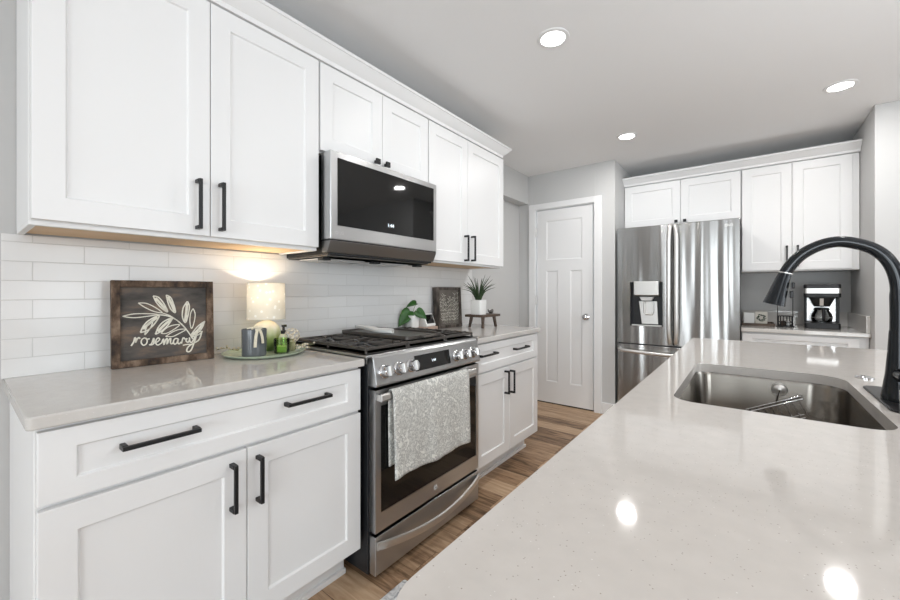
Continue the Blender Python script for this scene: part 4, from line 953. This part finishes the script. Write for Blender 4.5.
mb = MB(); mb.prism([f0 + fu*0.12 + V((0, -0.048, 0)), f0 + fu*0.12 + V((0, 0.048, 0)), f0 + fu*0.88 + V((0, 0.048, 0)), f0 + fu*0.88 + V((0, -0.048, 0))], fn*0.0012); mb.build('screen', GLASSBLK, cs, local=True)

def sprig_art(mb, w_, h_, P):
    rnd = random.Random(11); nr = V((0, -1, 0))
    for k in range(12):
        u = 0.06 + 0.88*k/11 + rnd.uniform(-0.02, 0.02); top = rnd.uniform(0.05, 0.40); lean = (u-0.5)*0.35
        pts = [(0.5 + (u-0.5)*0.75, 0.96), (u-lean*0.3, 0.65), (u, top)]
        path = smooth_path([P(a, b) for a, b in pts], 8); mb.ribbon(path, 0.0010, nr, 0.0005)
        for i in range(3, len(path)-1, 2):
            p = path[i]
            for sg in (-1, 1):
                l_ = rnd.uniform(0.012, 0.036); q = p + V((sg*l_*0.8, 0, l_*rnd.uniform(0.3, 0.9)))
                q.x = max(min(q.x, w_/2-0.004), -w_/2+0.004)
                mb.ribbon([p, (p+q)/2 + V((0, 0, 0.002)), q], [0.0006, 0.0021, 0.0005], nr, 0.0005)
sign('small weathered wood framed botanical print on the right counter', (0.060, 2.292, 0.9142), R(90), R(-3.0), 0.285, 0.302, 0.050, 0.020, OLDWOODV, mottled('grey_brown_board', [(0.3, (0.09, 0.078, 0.068)), (0.7, (0.17, 0.15, 0.13))], 8, 0.75), sprig_art, 'botanical_sign')

sl = thing('wooden_riser', 'little dark walnut riser with splayed legs holding the spiky plant', 'stand', (0.245, 2.480, 0.9143))
MB().prism([(x, y, 0.080) for x, y in rrect(-0.085, -0.125, 0.085, 0.125, 0.012)], (0, 0, 0.018)).build('top', WALNUT, sl, 0.003, local=True)
for x, y in ((-0.055, -0.085), (0.055, -0.085), (-0.055, 0.085), (0.055, 0.085)):
    MB().cyl((x*1.08, y*1.08, 0), (x*0.92, y*0.92, 0.0798), 0.0105, 0.0135, 12).build('leg', WALNUT, sl, local=True)
SZ = 0.9143 + 0.0985
sp = thing('potted_spiky_plant', 'spiky dark green succulent in a small white pot on the wooden riser', 'plant', (0.238, 2.430, SZ))
square_pot(0.043, 0.046, 0.108).build('pot', WHITEC, sp, smooth=40, local=True)
MB().prism([(x, y, 0.0965) for x, y in rrect(-0.040, -0.040, 0.040, 0.040, 0.006)], (0, 0, 0.004)).build('soil', SOIL, sp, local=True)
mb = MB(); rnd = random.Random(4)
for k in range(34):
    a = k*2.39996 + rnd.uniform(-0.3, 0.3); tl = 0.15 + 0.95*(k/34)**0.8; L = rnd.uniform(0.17, 0.23)*(1.0-0.12*tl)
    d0 = V((math.cos(a)*math.sin(tl*0.5), math.sin(a)*math.sin(tl*0.5), math.cos(tl*0.5))); d1 = V((math.cos(a)*math.sin(tl*1.2), math.sin(a)*math.sin(tl*1.2), math.cos(tl*1.2)))
    b = V((math.cos(a), math.sin(a), 0))*0.012 + V((0, 0, 0.099)); pts = smooth_path([b, b + d0*L*0.5, b + d0*L*0.5 + d1*L*0.5], 4)
    mb.tube(pts, [0.0052*(1-(i/(len(pts)-1))**1.6)+0.0004 for i in range(len(pts))], 5)
mb.build('leaves', DARKLEAF, sp, smooth=60, local=True)
mb = MB(); mb.ball((0, 0, 0.014), 0.018, 14, 1.1, 1.3, 0.75); mb.ball((0.0, 0.020, 0.024), 0.011, 12); mb.tube(smooth_path([(0, -0.018, 0.016), (0, -0.034, 0.022), (0, -0.040, 0.034)], 4), [0.006]*4+[0.004]*5, 8)
fg = mb.build('ornament', IRON, None, smooth=60, local=True); fg.location = (0.262, 2.568, SZ+0.0003); tag(fg, 'tiny dark ornament on the riser beside the white pot', 'ornament')

# ------------------------------------------------------------------ things on the far counter
FZ = 0.8932
cm = thing('coffee_maker', 'black and stainless drip coffee maker on the far wall counter', 'coffee maker', (2.312, 4.280, FZ), R(-4))
MB().prism([(x, y, 0) for x, y in rrect(-0.102, -0.150, 0.102, 0.150, 0.018)], (0, 0, 0.045)).build('base', BLACK, cm, 0.005, local=True)
MB().lathe([(0, 0.0452), (0.062, 0.0452), (0.062, 0.050), (0, 0.050)], (0, -0.050, 0), 28).build('warming_plate', GAP, cm, smooth=40, local=True)
MB().box((-0.102, 0.040, 0.0452), (0.102, 0.150, 0.2438)).box((-0.102, -0.02, 0.0452), (-0.086, 0.040, 0.2438)).box((0.086, -0.02, 0.0452), (0.102, 0.040, 0.2438)).build('tower', BLACK, cm, 0.004, local=True)
MB().box((-0.0855, 0.034, 0.0505), (0.0855, 0.0398, 0.2435)).build('back_plate', BSTEEL, cm, 0.001, local=True)
hs_ = MB().prism([(x, y, 0.244) for x, y in rrect(-0.105, -0.140, 0.105, 0.150, 0.02)], (0, 0, 0.105)).build('head', BLACK, cm, 0.006, local=True)
mb = MB(); o_ = rrect(-0.107, -0.142, 0.107, 0.152, 0.022); mb.prism([(x, y, 0.276) for x, y in o_], (0, 0, 0.040)); mb.build('steel_band', HSTEEL, hs_, 0.001, local=True)
mb = MB(); A = [mb.v((x, y, 0.2438)) for x, y in rrect(-0.076, -0.128, 0.076, 0.030, 0.03)]; B = [mb.v((x, y, 0.172)) for x, y in rrect(-0.046, -0.098, 0.046, 0.010, 0.03)]; n = len(A)
for i in range(n): mb.f([A[i], A[(i+1) % n], B[(i+1) % n], B[i]])
mb.f(A); mb.f(B); fnl = mb.build('filter_basket', BLACK, cm, 0.003, local=True)
MB().prism([(-0.014, -0.114, 0.180), (0.008, -0.114, 0.180), (0.008, -0.130, 0.236), (-0.014, -0.130, 0.236)], (0, -0.006, 0)).build('basket_grip', HSTEEL, fnl, 0.001, local=True)
cf = thing('coffee_carafe', 'clear glass carafe with black handle inside the coffee maker', 'carafe', (2.309, 4.230, FZ+0.0503), R(-4))
MB().lathe([(0, 0), (0.052, 0), (0.060, 0.010), (0.064, 0.035), (0.058, 0.065), (0.044, 0.088), (0.042, 0.096), (0.0395, 0.096), (0.0415, 0.087), (0.0555, 0.064), (0.0615, 0.035), (0.057, 0.011), (0.050, 0.003), (0, 0.003)], (0, 0, 0), 36).build('glass', CLEARGL, cf, smooth=50, local=True)
MB().lathe([(0, 0.0962), (0.046, 0.0962), (0.047, 0.104), (0.040, 0.112), (0, 0.114)], (0, 0, 0), 32).build('lid', BLACK, cf, smooth=40, local=True)
mb = MB(); hv = V((0.10, -0.995, 0)); mb.tube(smooth_path([hv*0.046 + V((0, 0, 0.100)), hv*0.074 + V((0, 0, 0.100)), hv*0.084 + V((0, 0, 0.080)), hv*0.082 + V((0, 0, 0.035)), hv*0.070 + V((0, 0, 0.016))], 5), 0.0095, 10); mb.build('handle', BLACK, cf, smooth=50, local=True)
mb = MB(); mb.tube([(0.0645*math.cos(2*math.pi*i/32), 0.0645*math.sin(2*math.pi*i/32), 0.036) for i in range(32)], 0.0018, 6, True); mb.build('band', HSTEEL, cf, local=True)

wt = thing('serving_tray', 'thin brown wooden tray on the far counter beside the refrigerator', 'tray', (1.913, 4.330, FZ))
mb = MB(); mb.prism([(x, y, 0) for x, y in rrect(-0.110, -0.150, 0.110, 0.150, 0.01)], (0, 0, 0.007)); mb.build('base', WALNUT, wt, 0.001, local=True)
mb = MB(); mb.box((-0.110, -0.150, 0.0072), (0.110, -0.142, 0.020)).box((-0.110, 0.142, 0.0072), (0.110, 0.150, 0.020)).box((-0.110, -0.142, 0.0072), (-0.102, 0.142, 0.020)).box((0.102, -0.142, 0.0072), (0.110, 0.142, 0.020)); mb.build('rim', WALNUT, wt, 0.001, local=True)
wb = MB().prism([(x, y, 0) for x, y in rrect(-0.040, -0.035, 0.040, 0.035, 0.008)], (0, 0, 0.095)).build('white_box', WHITEC, None, 0.004, local=True); wb.location = (1.852, 4.385, FZ+0.0073)
tag(wb, 'plain white box on the wooden tray nearest the refrigerator', 'box')
ws = thing('block_sign', 'small square cream block with a dark round wreath on the wooden tray', 'sign', (1.938, 4.385, FZ+0.0073))
wblk = MB().box((-0.042, -0.018, 0), (0.042, 0.018, 0.104)).build('block', mottled('cream_block_paint', [(0.3, (0.60, 0.57, 0.50)), (0.7, (0.72, 0.69, 0.62))], 20, 0.6), ws, 0.002, local=True)
mb = MB(); rnd = random.Random(8)
for k in range(60):
    a = 2*math.pi*k/60; r_ = 0.024 + rnd.uniform(-0.005, 0.005); c = V((r_*math.cos(a), -0.0183, 0.052 + r_*math.sin(a))); a2 = a + rnd.choice((0.7, 2.4)); q = c + V((math.cos(a2)*0.012, 0, math.sin(a2)*0.012))
    mb.ribbon([c, (c+q)/2, q], [0.001, 0.006, 0.001], V((0, -1, 0)), 0.0006)
mb.build('wreath', DARKLEAF, wblk, local=True)
wh = thing('wire_caddy', 'black wire caddy with tall square handle between wreath block and coffee maker', 'caddy', (2.088, 4.215, FZ))
BLKW = BLACK
mb = MB(); mb.lathe([(0, 0.0), (0.060, 0.0), (0.060, 0.006), (0, 0.006)], (0, 0, 0), 28); mb.build('base', BLKW, wh, smooth=40, local=True)
mb = MB()
for z in (0.012, 0.040, 0.088): mb.tube([(0.046*math.cos(2*math.pi*i/28), 0.046*math.sin(2*math.pi*i/28), z) for i in range(28)], 0.0022, 6, True)
for k in range(14): a = 2*math.pi*k/14; mb.tube([(0.046*math.cos(a), 0.046*math.sin(a), 0.008), (0.046*math.cos(a), 0.046*math.sin(a), 0.088)], 0.0018, 6)
mb.build('basket', BLKW, wh, smooth=60, local=True)
mb = MB(); mb.tube([(-0.048, 0, 0.006), (-0.048, 0, 0.298), (0.048, 0, 0.298), (0.048, 0, 0.006)], 0.0028, 8); mb.build('handle', BLKW, wh, local=True)
pod = []
for k, (x, y) in enumerate(((-0.016, -0.012), (0.018, -0.008), (0.0, 0.018))):
    o = MB().lathe([(0, 0), (0.010, 0), (0.0145, 0.040), (0.0155, 0.042), (0, 0.0425)], (0, 0, 0), 18).build('coffee_pod', WALNUT if k != 1 else GREYPR, None, smooth=40, local=True)
    o.location = (2.088+x, 4.215+y, FZ+0.0063); tag(o, 'small coffee pod in the black wire caddy on the far counter', 'pod', 'pods in the wire caddy')
